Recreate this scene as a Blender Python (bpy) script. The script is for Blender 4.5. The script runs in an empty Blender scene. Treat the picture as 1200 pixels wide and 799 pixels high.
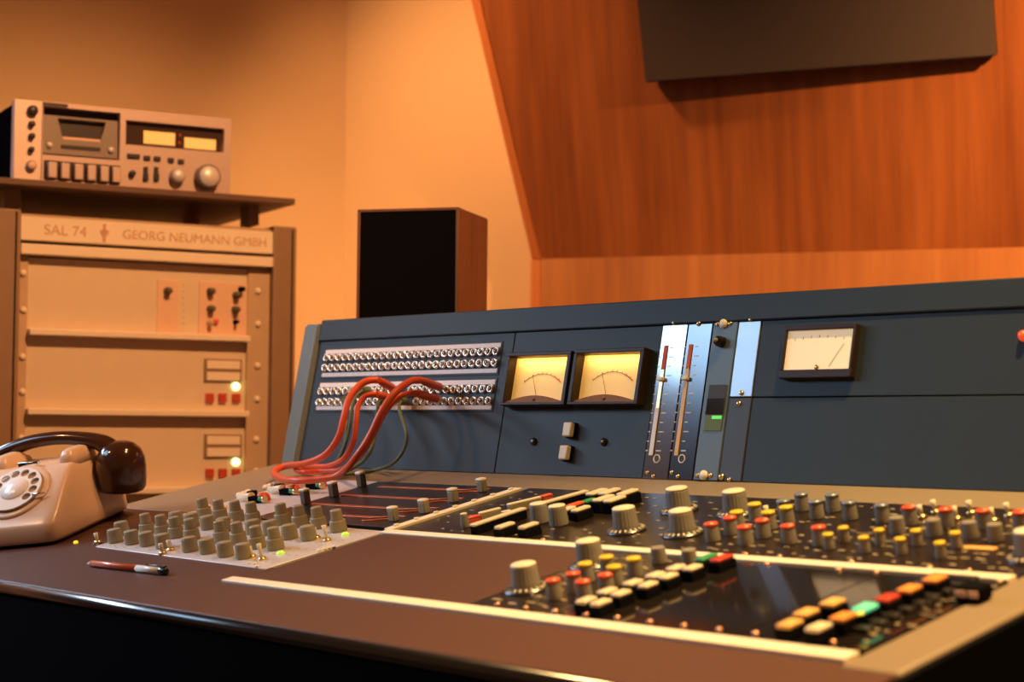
import bpy, bmesh, math, random
from mathutils import Vector, Matrix
random.seed(7)
sc = bpy.context.scene
COL = sc.collection
PI = math.pi
V = Vector

# ------------------------------------------------------------------ camera model
F_PX, CX, CY = 2130.0, 600.0, 399.5
CAM = V((0, 0, 0.92))
R = Matrix(((0.68421727, -0.02925029, -0.72869139),
            (0.72922613, 0.03938342, 0.68313849),
            (0.00871636, -0.99879596, 0.04827689)))   # columns: right, down, forward

def ray(px, py):
    return (R @ V((px - CX, py - CY, F_PX))).normalized()

class Frame:
    """A surface in the room: origin, two axes along it and its normal."""
    def __init__(s, O, A, B):
        s.O, s.A, s.B = V(O), V(A).normalized(), V(B).normalized()
        s.C = s.A.cross(s.B).normalized()
        s.M = Matrix.Translation(s.O) @ Matrix((s.A, s.B, s.C)).transposed().to_4x4()
    def loc(s, px, py, off=0.0):
        d = ray(px, py)
        p0 = s.O + s.C * off
        k = (p0 - CAM).dot(s.C) / d.dot(s.C)
        q = CAM + d * k - s.O
        return q.dot(s.A), q.dot(s.B)
    def pt(s, a, b, c=0.0):
        return s.O + s.A * a + s.B * b + s.C * c
    def at(s, a, b, c=0.0, rz=0.0):
        return s.M @ Matrix.Translation((a, b, c)) @ Matrix.Rotation(rz, 4, 'Z')

T = math.radians(12)
cT, sT = math.cos(T), math.sin(T)
DECK = Frame(CAM - V((0, -sT, cT)) * 0.423, (1, 0, 0), (0, cT, sT))
VB = 1.686                                             # deck depth at which the bridge rises
tb = math.radians(11.13)
BRIDGE = Frame(DECK.pt(0, VB), (1, 0, 0), (0, math.sin(tb), math.cos(tb)))
ra = V((0.2487, 0.9686, 0))
d0 = ray(23, 270); d0 = d0 * (3.3 / d0.dot(V((R[0][2], R[1][2], R[2][2]))))
p0 = CAM + d0
RACK = Frame((p0.x, p0.y, 0), ra, (0, 0, 1))
wa = V((0.8901, 0.4557, 0))
WLEFT = Frame(RACK.pt(0, 0, -0.60), ra, (0, 0, 1))
ca, cb = WLEFT.loc(405, 150)
corner = WLEFT.pt(ca, 0)
WBACK = Frame(corner, wa, (0, 0, 1))

# ------------------------------------------------------------------ materials
def mat(name, col, rough=0.5, metal=0.0, var=0.06, scale=40.0, bump=0.0, emit=None, estr=0.0, coat=0.0, spec=0.5):
    m = bpy.data.materials.new(name); m.use_nodes = True
    nt = m.node_tree; b = nt.nodes['Principled BSDF']
    b.inputs['Roughness'].default_value = rough
    b.inputs['Metallic'].default_value = metal
    b.inputs['Specular IOR Level'].default_value = spec
    b.inputs['Coat Weight'].default_value = coat
    tc = nt.nodes.new('ShaderNodeTexCoord')
    nz = nt.nodes.new('ShaderNodeTexNoise'); nz.inputs['Scale'].default_value = scale; nz.inputs['Detail'].default_value = 4
    nt.links.new(tc.outputs['Object'], nz.inputs['Vector'])
    mx = nt.nodes.new('ShaderNodeMix'); mx.data_type = 'RGBA'
    mx.inputs['A'].default_value = (*[c * (1 - var) for c in col], 1)
    mx.inputs['B'].default_value = (*[min(1, c * (1 + var)) for c in col], 1)
    nt.links.new(nz.outputs['Fac'], mx.inputs['Factor'])
    nt.links.new(mx.outputs['Result'], b.inputs['Base Color'])
    if bump:
        bp = nt.nodes.new('ShaderNodeBump'); bp.inputs['Strength'].default_value = bump; bp.inputs['Distance'].default_value = 0.001
        nt.links.new(nz.outputs['Fac'], bp.inputs['Height']); nt.links.new(bp.outputs['Normal'], b.inputs['Normal'])
    if emit:
        b.inputs['Emission Color'].default_value = (*emit, 1)
        b.inputs['Emission Strength'].default_value = estr
    return m

def wood(name, c1, c2, sx=26.0, sy=1.2, rough=0.42, swap=False):
    m = bpy.data.materials.new(name); m.use_nodes = True
    nt = m.node_tree; b = nt.nodes['Principled BSDF']; b.inputs['Roughness'].default_value = rough
    tc = nt.nodes.new('ShaderNodeTexCoord'); mp = nt.nodes.new('ShaderNodeMapping')
    mp.inputs['Scale'].default_value = (sy, sx, sx) if swap else (sx, sy, sx)
    nt.links.new(tc.outputs['Object'], mp.inputs['Vector'])
    n1 = nt.nodes.new('ShaderNodeTexNoise'); n1.inputs['Scale'].default_value = 1.0; n1.inputs['Detail'].default_value = 6; n1.inputs['Roughness'].default_value = 0.65
    nt.links.new(mp.outputs['Vector'], n1.inputs['Vector'])
    mp2 = nt.nodes.new('ShaderNodeMapping'); mp2.inputs['Scale'].default_value = (0.9, 3.5, 3.5) if swap else (3.5, 0.9, 3.5)
    nt.links.new(tc.outputs['Object'], mp2.inputs['Vector'])
    n2 = nt.nodes.new('ShaderNodeTexNoise'); n2.inputs['Scale'].default_value = 1.2; n2.inputs['Detail'].default_value = 3
    nt.links.new(mp2.outputs['Vector'], n2.inputs['Vector'])
    ad = nt.nodes.new('ShaderNodeMath'); ad.operation = 'ADD'
    nt.links.new(n1.outputs['Fac'], ad.inputs[0]); nt.links.new(n2.outputs['Fac'], ad.inputs[1])
    rp = nt.nodes.new('ShaderNodeValToRGB')
    rp.color_ramp.elements[0].position = 0.36; rp.color_ramp.elements[0].color = (*c1, 1)
    rp.color_ramp.elements[1].position = 0.66; rp.color_ramp.elements[1].color = (*c2, 1)
    hf = nt.nodes.new('ShaderNodeMath'); hf.operation = 'MULTIPLY'; hf.inputs[1].default_value = 0.5
    nt.links.new(ad.outputs[0], hf.inputs[0]); nt.links.new(hf.outputs[0], rp.inputs['Fac'])
    nt.links.new(rp.outputs['Color'], b.inputs['Base Color'])
    return m

M = {}
M['wall'] = mat('painted_wall', (0.87, 0.63, 0.37), 0.85, var=0.03, scale=6)
M['floor'] = mat('carpet', (0.10, 0.07, 0.05), 0.95, var=0.3, scale=90, bump=0.4)
M['ceiling'] = mat('ceiling_paint', (0.55, 0.48, 0.40), 0.9)
M['teak'] = wood('teak_veneer', (0.20, 0.055, 0.014), (0.47, 0.155, 0.043))
M['teak_light'] = wood('teak_strip', (0.32, 0.115, 0.034), (0.54, 0.23, 0.075))
M['teak_edge'] = wood('teak_edge', (0.55, 0.17, 0.05), (0.68, 0.25, 0.08), 60, 1)
M['dark_cloth'] = mat('dark_cloth', (0.060, 0.042, 0.037), 0.8, var=0.15, scale=300, bump=0.3)
M['grille'] = mat('black_grille', (0.003, 0.003, 0.004), 0.95, var=0.3, scale=400, bump=0.5, spec=0.05)
M['walnut'] = wood('walnut', (0.13, 0.055, 0.028), (0.24, 0.10, 0.05), 60, 4, 0.5)
M['blue_grey'] = mat('blue_grey_paint', (0.017, 0.029, 0.041), 0.6, var=0.08, scale=500, bump=0.15)
M['cheek'] = mat('grey_green_paint', (0.13, 0.16, 0.15), 0.5, var=0.06)
M['slate'] = mat('slate_grey_paint', (0.10, 0.135, 0.16), 0.4, var=0.04)
M['tan'] = mat('tan_paint', (0.26, 0.20, 0.125), 0.5, var=0.10, scale=260, bump=0.2)
M['brown_vinyl'] = mat('brown_vinyl', (0.105, 0.050, 0.036), 0.5, var=0.12, scale=320, bump=0.35, spec=0.2)
M['black_nose'] = mat('black_lacquer', (0.010, 0.010, 0.013), 0.20, spec=1.0)
M['black_matt'] = mat('black_paint', (0.008, 0.008, 0.009), 0.8, spec=0.0)
M['black_gloss'] = mat('black_anodised', (0.014, 0.011, 0.010), 0.07, var=0.2, scale=80)
M['dark_brown'] = mat('dark_brown_panel', (0.020, 0.013, 0.010), 0.28, var=0.2, scale=60, spec=0.35)
M['silver'] = mat('brushed_aluminium', (0.74, 0.72, 0.70), 0.32, 1.0, var=0.08, scale=200)
M['silver_rough'] = mat('pale_grey_panel', (0.74, 0.70, 0.68), 0.4, 0.25, var=0.08, scale=160)
M['strip'] = mat('ivory_strip', (0.97, 0.88, 0.68), 0.4, 0.0, var=0.02)
M['jack_metal'] = mat('nickel_jack', (0.80, 0.76, 0.68), 0.22, 0.9, var=0.03)
M['dark_metal'] = mat('dark_metal', (0.16, 0.16, 0.17), 0.30, 0.9)
M['mirror_metal'] = mat('bright_metal_plate', (0.34, 0.34, 0.36), 0.12, 1.0)
M['mirror_dark'] = mat('dark_metal_plate', (0.13, 0.13, 0.14), 0.16, 1.0)
M['filler_dark'] = mat('unlit_filler_tone', (0.045, 0.045, 0.050), 0.5)  # lack of reflected light on the lower plate put into this dark colour
M['plate_grey'] = mat('grey_metal', (0.42, 0.45, 0.50), 0.38, 0.85)
M['knob_olive'] = mat('olive_knob', (0.36, 0.295, 0.165), 0.5, var=0.08)
M['knob_grey'] = mat('grey_knob', (0.28, 0.255, 0.21), 0.5, var=0.08)
M['knob_dark'] = mat('dark_knob', (0.10, 0.075, 0.05), 0.45)
M['cap_white'] = mat('ivory_cap', (0.90, 0.80, 0.58), 0.4, var=0.03)
M['cap_yellow'] = mat('yellow_cap', (0.90, 0.62, 0.04), 0.4, var=0.03)
M['cap_red'] = mat('red_cap', (0.80, 0.10, 0.035), 0.4, var=0.03)
M['cap_blue'] = mat('blue_grey_cap', (0.30, 0.34, 0.42), 0.3, 0.4)
M['ivory'] = mat('ivory_key', (0.82, 0.70, 0.48), 0.4, var=0.05)
M['orange_key'] = mat('orange_key', (0.85, 0.32, 0.06), 0.45)
M['amber_key'] = mat('amber_key', (0.85, 0.48, 0.14), 0.45)
M['red_key'] = mat('red_key', (0.50, 0.045, 0.02), 0.45)
M['green_key'] = mat('green_key', (0.03, 0.30, 0.12), 0.4)
M['green_lit'] = mat('lit_green_key', (0.15, 0.65, 0.40), 0.4, emit=(0.10, 0.85, 0.40), estr=0.55)
M['yellow_lit'] = mat('lit_yellow_lens', (0.9, 0.8, 0.1), 0.4, emit=(1, 0.75, 0.05), estr=0.9)
M['led_lime'] = mat('lit_lime_lens', (0.5, 0.8, 0.1), 0.4, emit=(0.55, 0.8, 0.08), estr=0.6)
M['led_rack'] = mat('lit_rack_lamp', (0.8, 1, 0.5), 0.4, emit=(0.80, 1.0, 0.38), estr=3.0)
M['led_green'] = mat('lit_green_display', (0.1, 0.6, 0.1), 0.4, emit=(0.10, 0.85, 0.08), estr=0.6)
M['olive_screen'] = mat('olive_screen', (0.05, 0.05, 0.015), 0.6, emit=(0.30, 0.32, 0.03), estr=0.16)
M['dark_screen'] = mat('dark_screen', (0.045, 0.035, 0.02), 0.6)
M['red_lamp'] = mat('lit_red_lamp', (0.9, 0.1, 0.03), 0.3, emit=(1, 0.10, 0.02), estr=0.6)
M['copper_screw'] = mat('copper_screw', (0.85, 0.45, 0.28), 0.35, 0.8)
M['brass'] = mat('brass', (0.85, 0.62, 0.30), 0.3, 1.0)
M['label_paper'] = mat('label_paper', (0.95, 0.88, 0.88), 0.6, var=0.15, scale=700)
M['hole'] = mat('black_hole', (0.004, 0.004, 0.004), 0.9)
M['legend'] = mat('legend_print', (0.55, 0.45, 0.27), 0.6)
M['slot_red'] = mat('copper_track', (0.62, 0.17, 0.06), 0.35, 0.5, var=0.3, scale=60)
M['vu_face'] = mat('lit_meter_card', (0.86, 0.60, 0.25), 0.6, var=0.05, scale=60, emit=(1.0, 0.55, 0.12), estr=0.34)
M['vu_bezel'] = mat('brown_bezel', (0.030, 0.016, 0.009), 0.5, spec=0.3)
M['vu_mask'] = mat('brown_mask', (0.36, 0.145, 0.045), 0.6, spec=0.2)
M['meter_cream'] = mat('cream_meter_card', (0.88, 0.74, 0.55), 0.6, emit=(1.0, 0.68, 0.36), estr=0.45)
M['ink'] = mat('meter_ink', (0.18, 0.11, 0.05), 0.7)
M['ink_red'] = mat('meter_red_ink', (0.75, 0.13, 0.05), 0.7)
M['cord_red'] = mat('orange_red_cord', (0.72, 0.10, 0.030), 0.42, var=0.08)
M['cord_green'] = mat('dark_green_cord', (0.10, 0.13, 0.05), 0.5)
M['plug_sleeve'] = mat('red_sleeve', (0.62, 0.10, 0.03), 0.4)
M['rack_face'] = mat('cream_rack_panel', (0.72, 0.57, 0.40), 0.6, var=0.05, scale=30)
M['rack_light'] = mat('pale_rack_metal', (0.86, 0.72, 0.55), 0.5, var=0.03)
M['rack_frame'] = mat('rack_frame_paint', (0.29, 0.175, 0.10), 0.5, var=0.1, scale=40)
M['rack_rail'] = mat('rack_rail_paint', (0.55, 0.38, 0.24), 0.5, var=0.08)
M['rack_text'] = mat('header_lettering', (0.62, 0.36, 0.22), 0.6)
M['rack_plate'] = mat('rack_module_plate', (0.78, 0.50, 0.34), 0.55)
M['rack_red'] = mat('rack_red_key', (0.52, 0.065, 0.03), 0.4)
M['shelf'] = wood('dark_shelf', (0.10, 0.048, 0.028), (0.17, 0.085, 0.05), 30, 2, 0.5, True)
M['deck_face'] = mat('satin_deck_face', (0.56, 0.42, 0.37), 0.45, 0.35, var=0.05, scale=100)
M['deck_pale'] = mat('pale_deck_face', (0.80, 0.62, 0.54), 0.45, 0.2)
M['deck_mid'] = mat('grey_deck_part', (0.24, 0.19, 0.165), 0.45, 0.3)
M['deck_dark'] = mat('dark_deck_part', (0.03, 0.02, 0.018), 0.4)
M['deck_window'] = mat('smoked_window', (0.055, 0.03, 0.022), 0.2)
M['phone_body'] = mat('ivory_tan_plastic', (0.72, 0.52, 0.36), 0.28, var=0.03)
M['phone_brown'] = mat('brown_plastic', (0.045, 0.018, 0.010), 0.13, var=0.05)
M['phone_dark'] = mat('phone_foot', (0.03, 0.02, 0.016), 0.6)
M['dial_white'] = mat('dial_plastic', (0.90, 0.86, 0.80), 0.2)
M['dial_print'] = mat('dial_print', (0.42, 0.30, 0.22), 0.5)
M['chrome'] = mat('chrome', (0.85, 0.85, 0.85), 0.12, 1.0)
M['pen_red'] = mat('red_pen_plastic', (0.70, 0.17, 0.09), 0.25)
M['pen_white'] = mat('white_pen_plastic', (0.92, 0.85, 0.74), 0.3)
M['pen_black'] = mat('black_pen_plastic', (0.012, 0.012, 0.016), 0.2)

# ------------------------------------------------------------------ mesh builder
class MB:
    def __init__(s): s.bm = bmesh.new(); s.slot = 0
    def _done(s, n0):
        for f in list(s.bm.faces)[n0:]: f.material_index = s.slot
    def poly(s, vs, faces, smooth=False):
        n0 = len(s.bm.faces)
        bv = [s.bm.verts.new(v) for v in vs]
        for f in faces:
            fc = s.bm.faces.new([bv[i] for i in f]); fc.smooth = smooth
        s.bm.faces.ensure_lookup_table(); s._done(n0); return bv
    def box(s, x0, x1, y0, y1, z0, z1, bev=0.0, seg=2):
        vs = [(x, y, z) for z in (z0, z1) for y in (y0, y1) for x in (x0, x1)]
        fs = [(0, 2, 3, 1), (4, 5, 7, 6), (0, 1, 5, 4), (2, 6, 7, 3), (0, 4, 6, 2), (1, 3, 7, 5)]
        n0 = len(s.bm.faces)
        bv = s.poly(vs, fs)
        if bev:
            es = list({e for v in bv for e in v.link_edges})
            r = bmesh.ops.bevel(s.bm, geom=es, offset=bev, segments=seg, affect='EDGES', profile=0.5)
            for f in r['faces']: f.smooth = True; f.material_index = s.slot
        return s
    def prism(s, pts, z0, z1, bev=0.0):
        """pts counter-clockwise in xy"""
        n = len(pts)
        vs = [(p[0], p[1], z0) for p in pts] + [(p[0], p[1], z1) for p in pts]
        fs = [tuple(reversed(range(n))), tuple(range(n, 2 * n))] + [(i, (i + 1) % n, n + (i + 1) % n, n + i) for i in range(n)]
        bv = s.poly(vs, fs)
        if bev:
            es = list({e for v in bv for e in v.link_edges})
            r = bmesh.ops.bevel(s.bm, geom=es, offset=bev, segments=2, affect='EDGES', profile=0.5)
            for f in r['faces']: f.smooth = True; f.material_index = s.slot
        return s
    def lathe(s, prof, seg=24, c=(0, 0, 0), flute=0.0, M4=None, smooth=True):
        """prof: (r, z) from the bottom axis to the top axis"""
        M4 = M4 or Matrix.Identity(4)
        rings = []
        n0 = len(s.bm.faces)
        for (r, z) in prof:
            if r < 1e-6:
                rings.append([s.bm.verts.new(M4 @ V((c[0], c[1], c[2] + z)))])
            else:
                rings.append([s.bm.verts.new(M4 @ V((c[0] + (r * (1 - flute * (k % 2))) * math.cos(2 * PI * k / seg), c[1] + (r * (1 - flute * (k % 2))) * math.sin(2 * PI * k / seg), c[2] + z))) for k in range(seg)])
        for a, b in zip(rings, rings[1:]):
            for k in range(seg):
                k2 = (k + 1) % seg
                if len(a) == 1 and len(b) == 1: continue
                if len(a) == 1: f = s.bm.faces.new((a[0], b[k2], b[k])[::-1]) if False else s.bm.faces.new((a[0], b[k2], b[k]))
                elif len(b) == 1: f = s.bm.faces.new((a[k], a[k2], b[0]))
                else: f = s.bm.faces.new((a[k], a[k2], b[k2], b[k]))
                f.smooth = smooth
        s.bm.faces.ensure_lookup_table(); s._done(n0); return s
    def cyl(s, r, z0, z1, c=(0, 0), seg=20, bev=0.0, M4=None, r2=None):
        r2 = r if r2 is None else r2
        p = [(0, z0), (r, z0), (r2, z1 - bev), (r2 - bev, z1), (0, z1)] if bev else [(0, z0), (r, z0), (r2, z1), (0, z1)]
        return s.lathe(p, seg, (c[0], c[1], 0), M4=M4, smooth=False)
    def tube(s, pts, rad, seg=10, cap=True, flat=1.0):
        n = len(pts); pts = [V(p) for p in pts]
        rs = rad if isinstance(rad, (list, tuple)) else [rad] * n
        n0 = len(s.bm.faces)
        tan = [(pts[min(i + 1, n - 1)] - pts[max(i - 1, 0)]).normalized() for i in range(n)]
        up = V((0, 0, 1)) if abs(tan[0].z) < 0.9 else V((0, 1, 0))
        nr = (up - tan[0] * up.dot(tan[0])).normalized()
        rings = []
        for i in range(n):
            nr = (nr - tan[i] * nr.dot(tan[i])).normalized(); bn = tan[i].cross(nr)
            rings.append([s.bm.verts.new(pts[i] + (nr * math.cos(2 * PI * k / seg) * flat + bn * math.sin(2 * PI * k / seg)) * rs[i]) for k in range(seg)])
        for a, b in zip(rings, rings[1:]):
            for k in range(seg):
                f = s.bm.faces.new((a[k], a[(k + 1) % seg], b[(k + 1) % seg], b[k])); f.smooth = True
        if cap:
            s.bm.faces.new(rings[0][::-1]); s.bm.faces.new(rings[-1])
        s.bm.faces.ensure_lookup_table(); s._done(n0); return s
    def mesh(s, name, mats):
        me = bpy.data.meshes.new(name)
        bmesh.ops.recalc_face_normals(s.bm, faces=s.bm.faces)
        s.bm.to_mesh(me); s.bm.free()
        for m in (mats if isinstance(mats, (list, tuple)) else [mats]): me.materials.append(m)
        return me

WM = {}
def put(name, me, Mw, parent=None):
    o = bpy.data.objects.new(name, me); COL.objects.link(o)
    WM[o] = Mw.copy()
    if parent is not None:
        o.parent = parent
        o.matrix_basis = WM[parent].inverted() @ Mw
    else:
        o.matrix_basis = Mw
    return o
def thing(name, label, cat, Mw, group=None):
    o = put(name, None, Mw); o.empty_display_size = 0.05
    return tag(o, label, cat, group)
def tag(o, label, cat, group=None):
    o['label'] = label; o['category'] = cat
    if group: o['group'] = group
    return o
def struct(o):
    o['kind'] = 'structure'; return o
def copy_tree(o, Mw):
    kids = [c for c in list(COL.objects) if c.parent == o]
    r = o.copy(); COL.objects.link(r)
    r.parent = None; WM[r] = Mw.copy(); r.matrix_basis = Mw
    for c in kids:
        rel = WM[o].inverted() @ WM[c]
        k = c.copy(); COL.objects.link(k); k.parent = r
        WM[k] = Mw @ rel; k.matrix_basis = rel
    return r
I4 = Matrix.Identity(4)
def spline(ps, n=12):
    ps = [V(p) for p in ps]; q = [ps[0] * 2 - ps[1]] + ps + [ps[-1] * 2 - ps[-2]]; out = []
    for i in range(1, len(q) - 2):
        a, b, c, d = q[i - 1:i + 3]
        for k in range(n):
            t = k / n
            out.append(0.5 * (2 * b + (c - a) * t + (2 * a - 5 * b + 4 * c - d) * t * t + (3 * b - a - 3 * c + d) * t ** 3))
    out.append(ps[-1]); return out
def text_mesh(name, body, size, material, ext=0.0006):
    cu = bpy.data.curves.new(name, 'FONT'); cu.body = body; cu.size = size; cu.extrude = ext; cu.align_x = 'LEFT'; cu.align_y = 'CENTER'
    ob = bpy.data.objects.new(name, cu); COL.objects.link(ob)
    dg = bpy.context.evaluated_depsgraph_get()
    me = bpy.data.meshes.new_from_object(ob.evaluated_get(dg))
    bpy.data.objects.remove(ob); me.materials.clear(); me.materials.append(material); me.name = name
    return me
def curve_plate(name, outer, holes, ext, material):
    cu = bpy.data.curves.new(name, 'CURVE'); cu.dimensions = '2D'; cu.fill_mode = 'BOTH'; cu.extrude = ext
    for ring in [outer] + holes:
        sp = cu.splines.new('POLY'); sp.points.add(len(ring) - 1); sp.use_cyclic_u = True
        for p, q in zip(sp.points, ring): p.co = (q[0], q[1], 0, 1)
    ob = bpy.data.objects.new(name, cu); COL.objects.link(ob)
    dg = bpy.context.evaluated_depsgraph_get()
    me = bpy.data.meshes.new_from_object(ob.evaluated_get(dg))
    bpy.data.objects.remove(ob); me.materials.clear(); me.materials.append(material); me.name = name
    return me
def circle(cx, cy, r, n=24):
    return [(cx + r * math.cos(2 * PI * k / n), cy + r * math.sin(2 * PI * k / n)) for k in range(n)]

# ================================================================== THE ROOM
m = MB(); m.box(-5, 5, -2.6, 4.6, -0.05, 0)
struct(put('floor', m.mesh('floor', M['floor']), I4))
m = MB(); m.box(-5, 5, -2.6, 4.6, 2.75, 2.80)
struct(put('ceiling', m.mesh('ceiling', M['ceiling']), I4))
m = MB(); m.box(-2.6, ca, 0, 2.75, -0.08, 0)
struct(put('wall_left', m.mesh('wall_left', M['wall']), WLEFT.M))
m = MB(); m.box(0, 4.2, 0, 2.75, -0.08, 0)
struct(put('wall_back', m.mesh('wall_back', M['wall']), WBACK.M))
m = MB(); m.box(-2.6, ca, 0, 0.08, 0, 0.012, 0.003)
struct(put('baseboard_left', m.mesh('baseboard', M['teak']), WLEFT.M))

# timber lining on the back wall: an upright lower strip and the big upper part leaning into the room
LOW = Frame(WBACK.pt(0, 0, 0.06), wa, (0, 0, 1))
la, lb = LOW.loc(623, 305)
la2, lb2 = LOW.loc(1200, 288)
blow = (lb + lb2) / 2
m = MB(); m.box(la, la + 3.0, 0, blow, -0.06, 0)
struct(put('wall_timber_lower', m.mesh('lower_timber', M['teak_light']), LOW.M))
TILT = math.radians(15)
BAF = Frame(LOW.pt(0, blow), wa, V((0, 0, 1)) * math.cos(TILT) + LOW.C * math.sin(TILT))
e0 = BAF.loc(624, 304); e1 = BAF.loc(553, 0)
k = (1.05 - e0[1]) / (e1[1] - e0[1]); eT = (e0[0] + (e1[0] - e0[0]) * k, 1.05)
front = [(e0[0], 0), (la + 3.0, 0), (la + 3.0, 1.05), eT]
vs = [BAF.pt(a, b) for a, b in front]
wn = WBACK.C
bk = [p - wn * ((p - WBACK.O).dot(wn) - 0.002) for p in vs]
inv = BAF.M.inverted()
m = MB(); m.poly([inv @ p for p in vs + bk], [(0, 1, 2, 3), (7, 6, 5, 4), (0, 4, 5, 1), (1, 5, 6, 2), (2, 6, 7, 3), (3, 7, 4, 0)])
struct(put('wall_timber_upper', m.mesh('upper_timber', M['teak']), BAF.M))
# edge band at the left end of both
w_ = 0.020
m = MB(); m.prism([(e0[0], 0), (e0[0] + w_, 0), (eT[0] + w_, 1.05), eT], -0.004, 0.004, 0.001)
struct(put('trim_1', m.mesh('edge_band', M['teak_edge']), BAF.M))
m = MB(); m.box(la - 0.001, la + w_, 0, blow - 0.002, -0.05, 0.004, 0.001)
struct(put('trim_2', m.mesh('edge_band', M['teak_edge']), LOW.M))

# big dark cover on the timber
def baf(px, py, off):
    a, b = BAF.loc(px, py, off); return BAF.pt(a, b, off)
q = [baf(756, 97, 0.060), baf(1168, 66, 0.035), baf(1158.5, -70, 0.035), baf(741, -55, 0.060)]
i2 = BAF.M.inverted(); fr = [i2 @ p for p in q]
fb = [(p[0], p[1], 0.006) for p in fr]
pan = thing('wall_panel', 'large dark brown flat panel mounted on the leaning wooden wall above the console', 'wall panel', BAF.at(fr[0].x, fr[0].y, 0.006))
def slab(ps, qs, bev=0.003):
    mm = MB(); bv = mm.poly(list(ps) + list(qs), [(0, 1, 2, 3), (7, 6, 5, 4), (0, 4, 5, 1), (1, 5, 6, 2), (2, 6, 7, 3), (3, 7, 4, 0)])
    bmesh.ops.bevel(mm.bm, geom=list(mm.bm.edges), offset=bev, segments=2, affect='EDGES'); return mm
mid = [V((f[0], f[1], f[2] - 0.012)) for f in fr]
put('cover', slab(fr, mid).mesh('cover', M['dark_cloth']), BAF.M, pan)
put('side_frame', slab(mid, fb).mesh('side_frame', M['black_matt']), BAF.M, pan)

# ================================================================== THE CONSOLE
UL, UR, VF = -2.43, -0.815, 1.139
con = thing('mixing_console', 'large blue-grey mixing console with tan rimmed deck of knobs and a meter bridge', 'mixing console', Matrix.Translation((-1.62, 1.1, 0)))
D, B = DECK.M, BRIDGE.M
def uv(px, py, off=0): return DECK.loc(px, py, off)
def bs(px, py, off=0): return BRIDGE.loc(px, py, off)
def dpart(name, mb, mt, parent=con, Mx=None): return put(name, mb.mesh(name, mt), Mx or D, parent)

# under-body: front, side and rear panels down to the floor
zf = DECK.pt(0, 1.07, -0.05).z
m = MB()
yF, yB = DECK.pt(0, 1.10).y, DECK.pt(0, VB + 0.26).y
def wpt(u, v, w): return DECK.pt(u, v, w)
side = [wpt(0, 1.10, -0.05), wpt(0, VB, -0.05)]
pr = [(yF, 0.0), (yB, 0.0), (yB, side[1].z), (side[1].y, side[1].z), (yF, side[0].z)]
vs = [(UL + 0.02, y, z) for y, z in pr] + [(UR - 0.004, y, z) for y, z in pr]
m.poly(vs, [(0, 1, 2, 3, 4), (9, 8, 7, 6, 5)] + [(i, i + 5, (i + 1) % 5 + 5, (i + 1) % 5) for i in range(5)])
put('cabinet', m.mesh('cabinet', M['black_matt']), I4, con)

# deck rim (tan) : left, back, right rails with a bed underneath
def rail(name, u0, u1, v0, v1, mt, w0=-0.05, w1=0.0, bev=0.004):
    mm = MB(); mm.box(u0, u1, v0, v1, w0, w1, bev); return dpart(name, mm, mt)
uIL, uIR = -2.225, -0.873
rail('rim_rail', UL, uIL, 1.395, VB + 0.02, M['tan'])
rail('rim_rail', uIL, uIR, 1.615, VB + 0.02, M['tan'])
rail('rim_rail', uIR, UR, 1.107, VB + 0.02, M['tan'])
m = MB(); m.box(uIL, uIR, 1.10, 1.64, -0.05, -0.008); dpart('deck_bed', m, M['black_matt'])
m = MB(); pr2 = [(yF, 0.02), (DECK.pt(0, VB, 0).y, 0.02), (DECK.pt(0, VB, -0.003).y, DECK.pt(0, VB, -0.003).z), (DECK.pt(0, 1.08, -0.003).y, DECK.pt(0, 1.08, -0.003).z)]
vs = [(UR + 0.0005, y, z) for y, z in pr2] + [(UR + 0.008, y, z) for y, z in pr2]
m.poly(vs, [(3, 2, 1, 0), (4, 5, 6, 7), (0, 1, 5, 4), (1, 2, 6, 5), (2, 3, 7, 6), (3, 0, 4, 7)])
put('side_shade_slab', m.mesh('side_shade_slab', M['black_matt']), I4, con)  # added black slab, shade on the right side put into its colour
# arm rest along the front with a rounded black nose, following the slightly skewed front edge
eL, eR = uv(14, 682), uv(640, 786)
sl = (eR[1] - eL[1]) / (eR[0] - eL[0])
vE = lambda u: eL[1] + sl * (u - eL[0])
ULF = -2.85
m = MB(); m.prism([(ULF, vE(ULF)), (UR, vE(UR)), (UR, 1.105), (uIR, 1.105), (uIR, VF - 0.024), (-1.745, VF - 0.011), (-1.745, 1.20), (-2.175, 1.215), (-2.215, 1.395), (ULF, 1.395)], -0.035, 0.0, 0.002)
dpart('arm_rest', m, M['brown_vinyl'])
rn = 0.009
prof = [(0.0, 0.0), (0.0, -0.09)] + [( -rn - 0.0 * k, -0.09) for k in (0,)] + [(-rn - rn * 0 + -0.006 * 0, -0.05)]
sec = [(0.001, -0.001)] + [(-rn * math.sin(t * PI / 20) , -rn + rn * math.cos(t * PI / 20) - 0.001) for t in range(1, 11)] + [(-rn, -0.013), (0.001, -0.013)]
m = MB()
vs = []
for u in (ULF, UR):
    for (dv, w) in sec: vs.append((u, vE(u) + dv, w))
n = len(sec)
m.poly(vs, [tuple(range(n)), tuple(range(2 * n - 1, n - 1, -1))] + [(i, i + n, (i + 1) % n + n, (i + 1) % n) for i in range(n)])
for f in m.bm.faces: f.smooth = len(f.verts) == 4
dpart('nose_rail', m, M['black_nose'])
m = MB(); a0 = wpt(ULF, vE(ULF) - 0.0065, -0.0140); a1 = wpt(UR, vE(UR) - 0.0065, -0.0140)
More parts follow.
